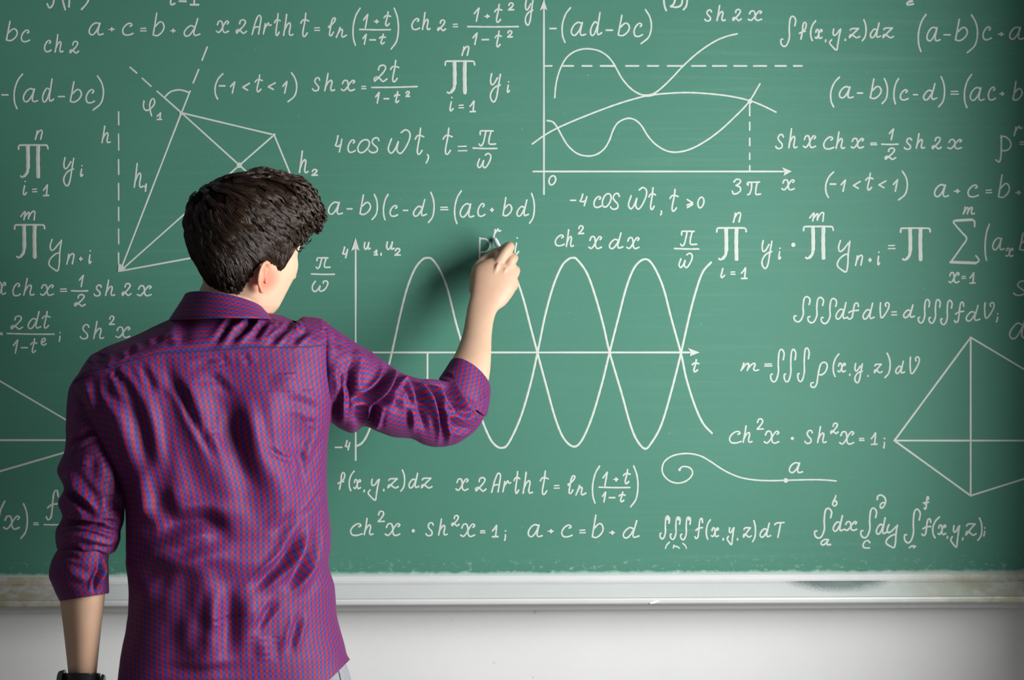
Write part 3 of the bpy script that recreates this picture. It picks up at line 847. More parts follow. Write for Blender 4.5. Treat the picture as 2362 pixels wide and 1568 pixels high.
def grid_normals(g):
    du = np.gradient(g, axis=1)
    dv = np.gradient(g, axis=0)
    n = np.cross(du, dv)
    l = np.linalg.norm(n, axis=2, keepdims=True)
    n = n / np.maximum(l, 1e-12)
    ctr = g.mean(axis=1, keepdims=True)
    s = np.sign(((g - ctr) * n).sum(axis=2, keepdims=True).mean())
    return n * s


def grid_uv(g):
    """cloth coordinates in metres: round the body from the middle of the back, down the length"""
    nv, nu = g.shape[:2]
    m_ = nu // 2
    du = np.linalg.norm(np.diff(g, axis=1), axis=2)
    u = np.concatenate([np.zeros((nv, 1)), np.cumsum(du, axis=1)], 1)
    u = u - u[:, m_:m_ + 1]
    dv = np.linalg.norm(np.diff(g, axis=0), axis=2)
    v = np.concatenate([np.zeros((1, nu)), np.cumsum(dv, axis=0)], 0)
    k = np.ones(41) / 41.0
    vs = np.stack([np.convolve(np.pad(r, 20, mode='edge'), k, mode='valid') for r in v])
    return np.stack([u, vs], 2)


class Folds:
    def __init__(s, k=1.35):
        s.f = []
        s.k = k

    def add(s, pts, w, amp, sharp=1.0, frame=None, side=0.55):
        """a crease (amp < 0) or ridge (amp > 0) along picture points: half width w in pixels, height in mm"""
        p = [tuple(map(float, q.split(','))) for q in pts.split()]
        if frame:
            ox, oy, k = frame
            p = [(ox + a / k, oy + b / k) for a, b in p]
        q = np.array(catmull([np.array(a) for a in p], 4.0)) if len(p) > 1 else np.array(p)
        s.f.append((q, w, amp / 1000.0 * (s.k if len(q) > 1 else 1.0), sharp, side))

    def __call__(s, px, py):
        out = np.zeros(px.shape)
        for q, w, amp, sharp, side in s.f:
            lo_, hi_ = q.min(0) - 4 * w, q.max(0) + 4 * w
            m_ = (px > lo_[0]) & (px < hi_[0]) & (py > lo_[1]) & (py < hi_[1])
            if not m_.any():
                continue
            X, Yp = px[m_], py[m_]
            d2 = (X[:, None] - q[None, :, 0]) ** 2 + (Yp[:, None] - q[None, :, 1]) ** 2
            k = d2.argmin(1)
            d = np.sqrt(d2[np.arange(len(k)), k])
            if len(q) > 1:
                t = k / (len(q) - 1.0)
                tap = np.clip(np.minimum(t, 1 - t) * 2.6, 0, 1)
                tap = 0.05 + 0.95 * tap * tap * (3 - 2 * tap)
            else:
                tap = 1.0
            z = d / w
            h = np.exp(-z ** (1.0 + sharp)) - side * np.exp(-((z - 1.7) / 0.8) ** 2) * (1 if len(q) > 1 else 0)
            out[m_] += amp * tap * h
        return out


# ---- cloth: red and blue gingham woven from threads of both colours
def shirt_mat(name, swap):
    m = NT(name, 0.62, 0.25)
    tc = m.n('ShaderNodeTexCoord')
    x_, y_, z_ = m.xyz(tc.outputs['UV'])
    if swap:
        x_, y_ = y_, x_
    per = 0.0098

    def wave(c):
        s = m.math('SINE', m.math('MULTIPLY', c, 2 * math.pi / per))
        return m.math('MULTIPLY_ADD', m.math('MULTIPLY', s, 2.2, clamp=False), 0.5, 0.5, clamp=True)
    wu, wv_ = wave(x_), wave(y_)                  # 1 = red threads, 0 = blue threads
    red, blue = (0.275, 0.005, 0.021), (0.010, 0.037, 0.215)
    mixr, mixb = (0.155, 0.005, 0.022), (0.017, 0.015, 0.115)
    c_red = m.mix(wv_, mixr, red)
    c_blue = m.mix(wv_, blue, mixb)
    c = m.mix(wu, c_blue, c_red)
    th = m.n('ShaderNodeTexNoise')
    th.inputs['Scale'].default_value = 1500.0
    m.l(tc.outputs['UV'], th.inputs['Vector'])
    c = m.mix(m.math('MULTIPLY', th.outputs[0], 0.25), c, (0.10, 0.02, 0.10))
    m.color(c)
    m.b.inputs['Sheen Weight'].default_value = 0.05
    m.b.inputs['Sheen Roughness'].default_value = 0.35
    m.b.inputs['Sheen Tint'].default_value = (0.62, 0.45, 0.95, 1)
    return m.m


M_SHIRT = shirt_mat('red and blue checked cotton', False)
M_YOKE = shirt_mat('red and blue checked cotton, cut across', True)
M_BUTTON = plain('dark button', (0.02, 0.02, 0.05), 0.3)
m = NT('skin', 0.48, 0.35)
v = m.co('Object')
nz = m.noise(v, 28.0, 4)
c = m.mix(nz, (0.50, 0.312, 0.215), (0.585, 0.39, 0.282))
vd = m.n('ShaderNodeVectorMath', operation='DISTANCE')
m.l(v, vd.inputs[0])
EARC = P(614, 642, -.560)
vd.inputs[1].default_value = tuple(EARC)
c = m.mix(m.ramp(vd.outputs['Value'], [(0.018, 0.85), (0.038, 0.0)]), c, (0.56, 0.155, 0.095))   # the ear is flushed with blood
m.color(c)
m.b.inputs['Subsurface Weight'].default_value = 0.12
m.b.inputs['Subsurface Radius'].default_value = (1.0, 0.30, 0.15)
m.b.inputs['Subsurface Scale'].default_value = 0.006
m.bump(m.noise(v, 700.0, 3), 0.12, 0.0006)
M_SKIN = m.m
m = NT('dark brown hair', 0.31, 0.5)
g = m.n('ShaderNodeNewGeometry')
c = m.mix(g.outputs['Random Per Island'], (0.009, 0.0048, 0.003), (0.036, 0.0185, 0.011))
m.color(c)
M_HAIR = m.m
M_HAIRCAP = plain('dark hair undercoat', (0.007, 0.0045, 0.0035), 0.95, 0.03)
M_JEANS = NT('pale grey denim', 0.8, 0.2)
v = M_JEANS.co('Object')
M_JEANS = M_JEANS.color(M_JEANS.mix(M_JEANS.noise(v, 240.0, 4, 0.7), (0.15, 0.155, 0.18), (0.27, 0.275, 0.305))).m
M_STRAP = plain('black watch strap', (0.012, 0.012, 0.013), 0.35)
M_STEEL = NT('brushed steel', 0.3, 0.5).color((0.14, 0.14, 0.15)).m
M_STEEL.node_tree.nodes['Principled BSDF'].inputs['Metallic'].default_value = 1.0
M_SHOE = plain('dark shoe leather', (0.02, 0.018, 0.016), 0.4)
M_EYE = plain('white of the eye', (0.8, 0.78, 0.75), 0.2)
M_IRIS = plain('brown iris', (0.06, 0.03, 0.015), 0.2)

FD = Folds()                                       # the folds of the back
Z4, Z6, Z3, Z5, ZB7 = (100, 640, 3.267), (280, 1080, 3.2133), (720, 700, 4.126), (80, 1080, 3.2125), (0, 850, 2.6133)
for pts, w, a in (
        ('1450,360 1425,560 1335,740 1190,940', 12, -9), ('1345,450 1230,640 1100,780 940,940', 12, -9), ('1175,950 1060,1100 975,1240', 10, -5),
        ('1335,1040 1290,1200 1235,1390', 9, -5), ('1390,440 1300,620 1190,790', 10, 3), ('1480,560 1400,760 1290,960', 12, 4),
        ('230,440 420,415 600,385 700,440 745,590', 20, -7), ('250,640 460,690 640,640 900,620', 18, 6),
        ('350,760 480,900 520,1060 530,1250', 30, -5), ('620,1040 600,1200 560,1400', 22, -4), ('840,900 800,1080 770,1300 760,1450', 22, -4), ('720,860 700,1040 680,1250', 18, 4),
        ('590,1150 760,1120 900,1092 1000,1075', 5, -1.6), ('250,1490 600,1500 950,1470', 12, -3.5), ('1060,1230 1065,1450', 16, 4),
        ('1290,300 1220,400 1100,520', 14, -4), ('1430,120 1390,180', 7, -2.5), ('1500,150 1420,260 1330,360', 6, -3),
        ('1500,600 1540,590', 7, -4), ('150,0 170,150 200,330 240,420', 14, 4), ('240,120 330,300 420,400', 20, -5), 
        ('100,750 260,800 380,900', 26, -5), ):
    FD.add(pts, w, a, frame=Z6)
for pts, w, a in (
        ('1080,590 1200,680 1330,790 1430,910', 9, -5), ('915,600 960,760 1060,900 1135,1060 1240,1240 1350,1420', 11, -6), ('1000,640 1100,850 1200,1100 1330,1330 1400,1520', 12, 4),
        ('1480,850 1530,1050 1575,1250 1640,1430 1760,1568', 20, 6), ('1400,950 1440,1150 1480,1350', 24, -5), ('560,780 690,1000 745,1300 760,1568', 22, -5),
        ('640,760 780,1000 850,1300 880,1568', 16, 3.5), ('300,740 360,930 430,1060', 12, 5), ('440,760 520,900 640,1010', 12, -4), ('270,760 330,900', 6, -2.5),
        ('520,690 600,800', 8, -3), ('580,670 680,800 760,950', 9, 3), ('720,640 790,760 850,900', 10, -4), ('1230,590 1330,700', 7, -3), ('1160,580 1260,680', 6, 2.5),
        ('1330,570 1400,680', 7, -3), ('1500,560 1560,680', 8, -2), ('1780,940 1940,945 2110,1030', 12, -2.5),
        ('1890,1280 1960,1400 1940,1568', 10, -2.5), ('2050,1050 1980,1120', 8, -2), ('1650,1270 1800,1360 1920,1370', 7, -2.0), ('2120,1060 2030,1240 1960,1450', 9, 3),
        ('1240,1000 1290,1200', 18, -3.5), ('460,1150 520,1350 560,1568', 16, 3), ('1830,700 1840,880', 26, 3)):
    FD.add(pts, w, a, frame=Z4)
FD.add('640,900', 75, 7)
FD.add('320,925', 70, 7)
for pts, w, a in (('420,790 440,860 458,960 500,1090 560,1200', 34, 9), ('585,860 602,940 618,1040 650,1150 690,1230', 42, 11), ('215,860 238,900 285,985 322,1080 345,1190 350,1260', 26, 7),
                  ('300,1225 360,1215 480,1206 570,1245', 26, -10), ('300,1300 400,1298 520,1300 640,1290 720,1270', 24, 5), ('440,1300 462,1400 478,1500 490,1600', 42, 9), ('560,1330 575,1420 560,1540', 30, 6)):
    FD.add(pts, w, a, side=0.35)
FD.add('480,860 486,1050 492,1240', 40, -5, side=0.2)
# yoke
for pts, w, a in (
        ('1490,270 1400,380 1330,470 1275,540', 7, -6), ('1610,290 1550,370 1480,430 1400,510', 8, -7), ('1710,300 1640,400 1580,480', 7, -6), ('1900,335 1800,420 1690,520', 7, -7),
        ('2020,390 1930,450 1860,520', 7, -5), ('1450,330 1390,430', 6, 3.5), ('1560,290 1480,400', 6, 3.5), ('1660,310 1590,400', 6, 3), ('1780,320 1720,400', 6, 3.5), ('1960,330 1880,420', 8, 5),
        ('1100,300 1060,430 1050,540', 16, -3.5), ('850,430 880,520', 10, -3), ('640,520 690,600', 10, -3), ('450,560 420,680', 12, -3), ('980,420 1010,540', 10, 2.5), ('2120,350 2120,430', 4, -3)):
    FD.add(pts, w, a, frame=Z4)
FS = Folds(1.55)                                       # right sleeve
for pts, w, a, sh in (
        ('745,520 722,570 712,650 660,760 560,850 430,905 300,930', 8, -12, 1), ('780,560 800,590 830,660 760,780 690,890 600,970 540,1040', 8, -10, 1), ('760,620 720,760 620,880 480,960', 8, 6, 1),
        ('370,480 350,600 335,720 350,820 385,930', 13, -9, 1), ('320,500 310,760 300,930 275,1150', 7, 6, 1), ('260,520 280,640 230,760', 11, -4, 1), ('1060,680 1125,725 1250,800 1340,920 1440,1030 1500,1080', 10, -14, 1),
        ('1040,700 1075,750 1150,900 1205,1060 1250,1200 1245,1380', 7, -11, 1), ('990,720 1020,770 1120,950 1180,1120 1200,1250', 7, 6, 1), ('880,690 925,730 1010,900 1060,1050 1095,1260', 8, -8, 1), ('850,690 900,760 980,900 1020,990', 7, 6, 1),
        ('960,900 1000,990 1030,1120 1040,1250', 10, -6, 1), ('940,960 950,1060 955,1200', 6, 4, 1), ('690,960 640,1060 610,1200', 7, 6, 1), ('640,960 570,1060 500,1180', 11, -6, 1), ('560,930 520,1020 480,1180', 9, 6, 1), ('470,940 430,1040 390,1160', 12, -5, 1),
        ('240,900 225,1020 215,1150', 12, -7, 1), ('830,780 800,900 810,1060', 10, -4, 1), ('1180,820 1230,850 1330,960 1480,1000 1560,1020', 7, -6, 1), ('1260,1000 1350,1030 1450,1050 1580,1020', 7, -4, 1), ('1180,980 1280,1050 1400,1080 1560,1080', 8, 4, 1),
        ('1240,1130 1330,1170 1450,1190 1560,1160', 8, -4, 1), ('1570,980 1600,1040 1610,1120', 6, -6, 1), ('830,630 900,670 1000,720 1100,770', 8, -6, 1), ('380,440 450,500 520,580', 12, 4, 1), ('180,280 220,360 280,440', 8, -3, 1), ('660,960 760,910 880,860', 9, 4, 1)):
    FS.add(pts, w, a, sh, frame=Z3)
FC = Folds()
FC.add('1690,790 1640,860 1590,940', 5, -3, frame=Z3)
FC.add('1220,690 1300,690 1350,710', 5, -2, frame=Z3)
FL = Folds()                                       # left sleeve
for pts, w, a in (('170,60 300,200 400,320 450,380', 9, -6), ('230,20 360,200 470,330', 12, 4), ('170,420 300,400 460,430 640,480', 7, -8), ('170,600 280,590 380,640 560,600', 7, -4),
                  ('150,530 330,500 540,560', 9, 5), ('180,350 330,350', 9, 3), ('420,560 560,590 640,510', 6, -4), ('560,180 600,330', 14, -4), ('230,300 180,350', 6, -3), ('420,420 560,400 640,430', 7, -4)):
    FL.add(pts, w, a, frame=Z5)
for pts, w, a in (('395,520 520,425 640,400', 6, 4), ('405,500 520,400 630,370', 8, -4), ('440,130 520,170 600,260', 14, -6), ('480,230 560,330', 14, -4), ('520,500 500,600', 14, 3), ('700,420 720,640 740,780', 10, -5), ('600,480 640,700', 16, 3),
                  ('350,620 400,700 420,780', 10, -3)):
    FL.add(pts, w, a, frame=ZB7)
FLC = Folds()
for pts, w, a in (('170,665 260,650 345,675', 6, -3), ('505,640 480,760 445,840 430,930', 5, -7), ('520,650 500,780 460,880', 6, 3), ('200,740 330,800 420,820', 10, 3), ('380,700 400,760', 8, 2), ('345,640 345,690', 4, -3)):
    FLC.add(pts, w, a, frame=Z5)


def fine_wrinkle(px, py, seed):
    r = np.random.RandomState(seed)
    out = np.zeros(px.shape)
    for _ in range(14):
        a = r.uniform(0, 6.28)
        l = r.uniform(22, 75)
        out += np.sin((px * math.cos(a) + py * math.sin(a)) * 6.28 / l + r.uniform(0, 6.28) + 1.5 * np.sin((py * math.cos(a) - px * math.sin(a)) * 6.28 / (l * 2.7))) * l / 75.0
    return out / 14.0


def cloth(name, rings, nu, nv, folds, mat, parent, seed=1, rowcut=None, lift=0.0, fine=1.3, rows=None):
    g, si = loft(rings, nu, nv) if rows is None else rows
    uv = grid_uv(g)
    n = grid_normals(g)
    px, py = toPix(g)
    if rowcut:                     # the cloth runs round the back of the neck
        fade = np.clip((835 - py) / 110.0, 0, 1)
        g = g.copy()
        g[..., 1] -= np.where(si > 0, 1, -.5) * 0.070 * np.exp(-((px - 522) / 112.0) ** 2) * fade * fade * (3 - 2 * fade) * np.clip(1.25 - np.abs(si), .25, 1)
        n = grid_normals(g)
    f = np.clip(si * 1.6, 0, 1)
    h = (folds(px, py) if folds else 0.0) * f + fine_wrinkle(px, py, seed) * fine / 1000.0 + lift
    g = g + n * h[..., None]
    if rowcut:
        g, uv = g[rowcut[0]:rowcut[1]], uv[rowcut[0]:rowcut[1]]
    nv_, nu_ = g.shape[:2]
    o = mk(name, g.reshape(-1, 3), grid_faces(nv_, nu_), mat, parent, uv=uv.reshape(-1, 2))
    return o, g


def fix_normals(o):
    bm = bmesh.new()
    bm.from_mesh(o.data)
    bmesh.ops.recalc_face_normals(bm, faces=bm.faces)
    bm.to_mesh(o.data)
    bm.free()


# ---- solids for the continuous body
BV, BF = [], []


def solid(g):
    """closed tube from a loft grid (last column repeats the first)"""
    g = g[:, :-1]
    nv, nu = g.shape[:2]
    b = sum(len(x) for x in BV)
    BV.append(g.reshape(-1, 3))
    fs = []
    for i in range(nv - 1):
        for j in range(nu):
            fs.append((b + i * nu + j, b + i * nu + (j + 1) % nu, b + (i + 1) * nu + (j + 1) % nu, b + (i + 1) * nu + j))
    c0, c1 = b + nv * nu, b + nv * nu + 1
    BV.append(np.stack([g[0].mean(0), g[-1].mean(0)]))
    for j in range(nu):
        fs.append((c0, b + (j + 1) % nu, b + j))
        fs.append((c1, b + (nv - 1) * nu + j, b + (nv - 1) * nu + (j + 1) % nu))
    BF.extend(fs)


def chain(pts, rad, nu=18, flat=1.0, nside=None):
    """a limb with round ends through world points with a radius at each"""
    p = np.array(catmull([np.asarray(q, float) for q in pts], 0.004))
    s = np.concatenate([[0], np.cumsum(np.linalg.norm(np.diff(np.array(pts), axis=0), axis=1))])
    sp = np.concatenate([[0], np.cumsum(np.linalg.norm(np.diff(p, axis=0), axis=1))])
    r = np.interp(sp / sp[-1], s / s[-1], rad)
    d0 = (p[0] - p[1]) / np.linalg.norm(p[0] - p[1])
    d1 = (p[-1] - p[-2]) / np.linalg.norm(p[-1] - p[-2])
    caps0 = [(p[0] + d0 * r[0] * math.sin(a), r[0] * math.cos(a)) for a in (1.45, 1.1, 0.75, 0.4)]
    caps1 = [(p[-1] + d1 * r[-1] * math.sin(a), r[-1] * math.cos(a)) for a in (0.4, 0.75, 1.1, 1.45)]
    P_ = np.array([c[0] for c in caps0] + list(p) + [c[0] for c in caps1])
    R_ = np.array([c[1] for c in caps0] + list(r) + [c[1] for c in caps1])
    T = np.gradient(P_, axis=0)
    T /= np.linalg.norm(T, axis=1, keepdims=True) + 1e-12
    ref = np.array([0.3, 1.0, 0.2])
    g = []
    a = np.linspace(0, 2 * math.pi, nu)
    for q, t, rr in zip(P_, T, R_):
        x = np.cross(t, ref)
        x /= np.linalg.norm(x)
        y = np.cross(t, x)
        g.append(q + rr * (np.cos(a)[:, None] * x * flat + np.sin(a)[:, None] * y))
    solid(np.array(g))


def ball(c, r, rot=None):
    a = np.linspace(-1.5, 1.5, 13)
    b = np.linspace(0, 2 * math.pi, 21)
    r = np.ones(3) * r
    q = np.stack([np.cos(a)[:, None] * np.cos(b), np.cos(a)[:, None] * np.sin(b), np.sin(a)[:, None] * np.ones_like(b)], 2) * r
    if rot is not None:
        q = q @ np.array(rot).T
    solid(q + np.asarray(c))


def pp(x, y, Y):
    return P(x, y, Y)


person = empty('person', (float(P(500, 1200, -0.52)[0]), -0.52, 0.0))
tag(person, 'dark-haired person in a red and blue checked shirt, seen from behind, writing with chalk', 'person')
BASE = Matrix.Translation(-Vector(person.location))


def mine(o, parent=person):
    o.parent = parent
    if parent is person:
        o.matrix_parent_inverse = BASE
    return o


# ---- head in its own frame: x to the person's right, y to the face, z up
PSI = math.radians(45)
HC = P(571, 572, -0.50)
HR = np.array([[math.cos(PSI), math.sin(PSI), 0], [-math.sin(PSI), math.cos(PSI), 0], [0, 0, 1.0]])


def H(p):
    return HC + np.asarray(p, float) @ HR.T


zs = np.array([-.125, -.116, -.105, -.090, -.075, -.060, -.045, -.030, -.012, .006, .024, .042, .060, .078, .092, .102, .108])
ff = np.array([.030, .048, .058, .066, .074, .082, .089, .091, .091, .098, .110, .114, .110, .096, .076, .050, .016])
bb = np.array([.010, .022, .036, .052, .063, .073, .083, .089, .096, .099, .101, .101, .098, .090, .075, .052, .018])
ww = np.array([.022, .036, .046, .053, .059, .065, .070, .073, .076, .080, .083, .083, .080, .072, .058, .038, .013])


def head_pt(z, th):
    f, b, w = np.interp(z, zs, ff), np.interp(z, zs, bb), np.interp(z, zs, ww)
    e = 2 / 2.25
    s, c = np.sin(th), -np.cos(th)
    yc = (f - b) / 2 * 0.25
    x = w * np.sign(s) * np.abs(s) ** e
    y = np.where(c > 0, f - yc, b + yc) * np.sign(c) * np.abs(c) ** e + yc
    G = lambda cx, cz, sx, sz: np.exp(-((np.abs(x) - cx) / sx) ** 2 - ((z - cz) / sz) ** 2) * (c > 0)
    d = 0.0
    nose = np.clip((0.004 - z) / 0.052, 0, 1) * np.clip((z + 0.062) / 0.010, 0, 1)
    d = d + 0.022 * nose * np.exp(-(x / (0.008 + 0.006 * nose)) ** 2) * (c > 0)
    d = d - 0.009 * G(.030, -.006, .013, .010) + 0.005 * G(.03, .022, .03, .010) + 0.004 * G(.05, -.036, .02, .02)
    d = d + 0.006 * G(0, -.076, .02, .006) + 0.005 * G(0, -.089, .018, .006) - 0.002 * G(0, -.082, .026, .003) + 0.006 * G(0, -.112, .018, .012)
    return np.stack([x, y + d, z + 0 * x], -1)


zz = np.concatenate([np.linspace(-.125, .09, 74), np.linspace(.092, .108, 8)])
th = np.linspace(-math.pi, math.pi, 97)
hg = np.stack([head_pt(np.full(97, z), th) for z in zz])
solid(H(hg.reshape(-1, 3)).reshape(hg.shape))
# ear (right) and its twin on the other side
for sd in (1, -1):
    bd = np.array([0.52 * sd, -0.85, 0.0])
    up = np.array([0.03 * sd, 0.18, 1.0])
    nn = np.array([0.85 * sd, 0.52, 0.0])
    o0 = np.array([0.0665 * sd, -0.011, -0.052])
    E = lambda b, u, k=0.0: H(o0 + bd * b * 1.05 + up * (u * 0.92 - 0.003) + nn * k)
    chain([E(*q) for q in ((.003, .004, .001), (.000, .016, .003), (.005, .025, .004), (.014, .0285, .003), (.023, .023, .002), (.028, .011, .001), (.0275, -.002, .0), (.022, -.014, .0), (.014, -.022, .001))],
          [.0026, .0030, .0034, .0034, .0034, .0032, .0030, .0030, .0032], 14)
    chain([E(*q) for q in ((.008, .013, .001), (.016, .012, .002), (.0195, .002, .002), (.016, -.009, .002), (.009, -.014, .002))], [.0022, .0028, .003, .003, .0028], 12)
    chain([E(.014, -.020, .0005), E(.009, -.026, .001), (E(.005, -.027, .001))], [.0042, .0050, .0040], 12)
    chain([E(.001, -.004, .003), E(.001, -.010, .003)], [.0036, .0032], 12)
    chain([E(.012, .020, -.002), E(.020, .010, -.003), E(.019, -.004, -.0035), E(.012, -.014, -.003)], [.0035, .005, .0055, .004], 12)
    chain([E(.006, .014, -.004), E(.012, .004, -.006), E(.008, -.010, -.005)], [.005, .0065, .005], 12)
# neck
solid(loft([ring((500, 590), (592, 590), -.490, .040), ring((480, 630), (594, 634), -.492, .046), ring((462, 664), (597, 672), -.500, .052), ring((454, 695), (604, 708), -.507, .058),
            ring((462, 740), (598, 745), -.498, .040), ring((465, 800), (600, 800), -.495, .028)], 41, 30)[0])
# trunk (kept inside the shirt)
solid(loft([ring((460, 775), (605, 775), -.50, .030), ring((340, 850), (670, 840), -.515, .036, .05, .03), ring((260, 900), (712, 880), -.525, .052, .07, .045), ring((245, 960), (722, 950), -.525, .068, .07, .048),
            ring((280, 1080), (722, 1080), -.525, .072, .07, .048), ring((318, 1250), (735, 1250), -.525, .066, .07, .048), ring((325, 1400), (745, 1400), -.525, .066, .07, .048), ring((320, 1530), (750, 1530), -.525, .068, .07, .045),
            ring((340, 1650), (740, 1650), -.525, .055, .06, .03)], 61, 60)[0])
# right arm: upper arm in the sleeve, bare forearm, back of the hand
chain([P(715, 855, -.485), P(800, 890, -.44), P(950, 940, -.378), P(1064, 955, -.312), P(1076, 930, -.295)], [.032, .032, .024, .019, .022], 24)
solid(loft([ring((1062, 940), (1090, 955), -.306, .015), ring((1054, 905), (1105, 920), -.298, .027), ring((1044, 866), (1124, 886), -.283, .038), ring((1040, 838), (1130.5, 856), -.262, .041),
            ring((1056, 802), (1133, 816), -.226, .037), ring((1067.5, 768), (1134, 780), -.190, .0315), ring((1074, 733), (1138, 744), -.155, .0265), ring((1078.5, 708), (1147, 718), -.132, .0225),
            ring((1084.5, 684), (1167, 702), -.118, .0205), ring((1088.5, 655), (1188, 672), -.108, .021), ring((1092.5, 625), (1194, 642), -.100, .0205), ring((1100, 611), (1192, 618), -.095, .018),
            ring((1119, 599), (1189, 601), -.091, .014), ring((1142, 592), (1183, 594), -.090, .008)], 49, 90)[0])
f_ = [([(1146, 612, -.098), (1163, 586, -.099), (1176, 569, -.088), (1166, 571, -.060), (1155, 578, -.036)], [.0120, .0112, .0105, .0092, .0082]),       # index finger
      ([(1168, 622, -.098), (1180, 601, -.098), (1184, 594, -.078), (1173, 592, -.050), (1160, 587, -.030)], [.0118, .0112, .0104, .0092, .0082]),      # middle finger
      ([(1181, 640, -.094), (1188.5, 626, -.093), (1187, 622, -.070), (1174, 618, -.040), (1160, 618, -.048)], [.0112, .0104, .0098, .0088, .0080]),   # ring finger
      ([(1183, 662, -.088), (1187, 652, -.086), (1184, 648, -.066), (1172, 645, -.040), (1158, 646, -.050)], [.0100, .0092, .0086, .0080, .0072]),      # little finger
      ([(1096, 668, -.095), (1099, 628, -.086), (1112, 606, -.072), (1131, 592, -.055), (1143, 580, -.042)], [.0130, .0122, .0112, .0100, .0082])]     # thumb
for pts, rad in f_:
    chain([P(*q) for q in pts], rad, 18)
for x, y, Y, r in ((1150, 607, -.1015, .0088), (1170, 616, -.1015, .0085), (1180, 636, -.0985, .0078), (1183, 657, -.0925, .0070)):
    ball(P(x, y, Y), r)
for a, b in (((1120, 690, -.127), (1148, 612, -.113)), ((1128, 690, -.126), (1166, 622, -.112)), ((1134, 694, -.124), (1178, 642, -.108))):
    chain([P(*a), P(*b)], [.0035, .0042], 10)
# left arm hanging, bare below the cuff, hand below the picture edge
chain([P(245, 900, -0.552), P(228, 1000, -0.567), P(208, 1180, -0.577), P(196, 1290, -0.577), P(192, 1350, -0.577)], [.036, .036, .034, .034, .036], 24)
solid(loft([ring((145, 1325), (240, 1320), -0.577, .036), ring((138, 1380), (242.5, 1366), -0.577, .043), ring((146, 1450), (234, 1445), -0.572, .038), ring((156, 1541), (224.5, 1541), -0.567, .031),
            ring((160, 1585), (222, 1585), -0.564, .026), ring((152, 1630), (232, 1630), -0.562, .020), ring((150, 1680), (236, 1680), -0.557, .017), ring((156, 1715), (232, 1712), -0.552, .013), ring((170, 1732), (222, 1730), -0.550, .006)], 41, 50)[0])
for k, (x, r, ln) in enumerate(((164, .0088, 78), (182, .0095, 92), (202, .0095, 98), (220, .0092, 88))):
    chain([P(x, 1705, -0.554), P(x - 1, 1705 + ln * .4, -0.544), P(x + 1, 1705 + ln * .75, -0.530), P(x + 3, 1705 + ln, -0.512)], [r, r * .95, r * .88, r * .76], 16)
chain([P(222, 1640, -0.557), P(241, 1680, -0.544), P(243, 1715, -0.532), P(236, 1742, -0.520)], [.013, .0115, .0105, .0085], 16)

me = bpy.data.meshes.new('body')
allv = np.concatenate(BV)
me.from_pydata(allv.tolist(), [], [tuple(f) for f in BF])
bm = bmesh.new()
bm.from_mesh(me)
bmesh.ops.remove_doubles(bm, verts=bm.verts, dist=1e-6)
bmesh.ops.recalc_face_normals(bm, faces=bm.faces)
bm.to_mesh(me)
bm.free()
tmp = bpy.data.objects.new('body', me)
COL.objects.link(tmp)
md = tmp.modifiers.new('r', 'REMESH')
md.mode = 'VOXEL'
md.voxel_size = 0.0021
md2 = tmp.modifiers.new('s', 'SMOOTH')
md2.factor = 0.5
md2.iterations = 3
dg = bpy.context.evaluated_depsgraph_get()
nm = bpy.data.meshes.new_from_object(tmp.evaluated_get(dg))
bpy.data.objects.remove(tmp)
nm.name = 'body'
nm.materials.clear()
nm.materials.append(M_SKIN)
nm.polygons.foreach_set('use_smooth', np.ones(len(nm.polygons), dtype=bool))
body = bpy.data.objects.new('body', nm)
COL.objects.link(body)
mine(body)
body['label'] = 'fair skin of head, neck, arms and hands'

# ---- shirt
top = polyline([(176, 872), (189, 851), (204, 830), (238, 805), (314, 775), (382, 742), (440, 726), (500, 720), (560, 722), (612, 724), (640, 727), (662, 733), (678, 745), (697, 732), (720, 733), (743, 736), (757, 746)])
seam = polyline([(172, 880), (196, 864), (222, 857), (271, 842), (320, 828), (369, 814), (406, 811), (467, 807), (528, 802), (590, 798), (666, 799), (720, 797), (761, 790)])
YC, TI = -0.525, 0.048


def brow(x0, y0, x1, y1, D, Df=0.10, yc=YC, bow=0, p=2.5):
    return ring((x0, y0), (x1, y1), yc, D, Df, TI, bow, p=p)


mid = lambda k: top * (1 - k) + seam * k
rows_ = [ring(0, 0, YC, .001, .001, TI, line=top, p=2.6), ring(0, 0, YC, .046, .03, TI, line=mid(.3), p=2.8), ring(0, 0, YC, .072, .06, TI, line=mid(.65), p=3.0), ring(0, 0, YC, .086, .075, TI, line=seam, p=3.2)]
rows_ += [ring(0, 0, YC, .097, .09, TI, line=polyline([(176, 930), (300, 905), (470, 880), (620, 872), (766, 862)]), p=3.2),
          ring(0, 0, YC, .105, .10, TI, line=polyline([(200, 985), (300, 970), (470, 955), (620, 950), (768, 935)]), p=3.0),
          brow(225, 1040, 757, 1010, .108), brow(262, 1100, 754, 1080, .107), brow(287, 1165, 755, 1145, .105), brow(290, 1240, 764, 1240, .106, p=2.2), brow(290, 1300, 759, 1303, .108, p=2.08),
          brow(296, 1352, 772, 1352, .110, p=2.05), brow(294, 1425, 778, 1424, .113, p=2.05), brow(280, 1500, 794, 1482, .115, p=2.1),
          ring(0, 0, YC, .110, .10, TI, line=polyline([(272, 1560), (330, 1590), (420, 1606), (540, 1612), (640, 1596), (710, 1566), (760, 1530), (800, 1508)]), p=2.5),
          ring(0, 0, YC, .111, .10, TI, line=polyline([(268, 1580), (330, 1630), (420, 1658), (540, 1668), (640, 1646), (700, 1612), (758, 1569), (788, 1540), (807, 1521)]), p=2.5)]
KY = 3
PER = 26
shirt, gs = cloth('shirt', rows_, 361, (len(rows_) - 1) * PER + 1, FD, M_SHIRT, person, seed=3, rowcut=(KY * PER, None))
mine(shirt)
shirt['label'] = 'red and blue checked cotton shirt with rolled sleeves, untucked'
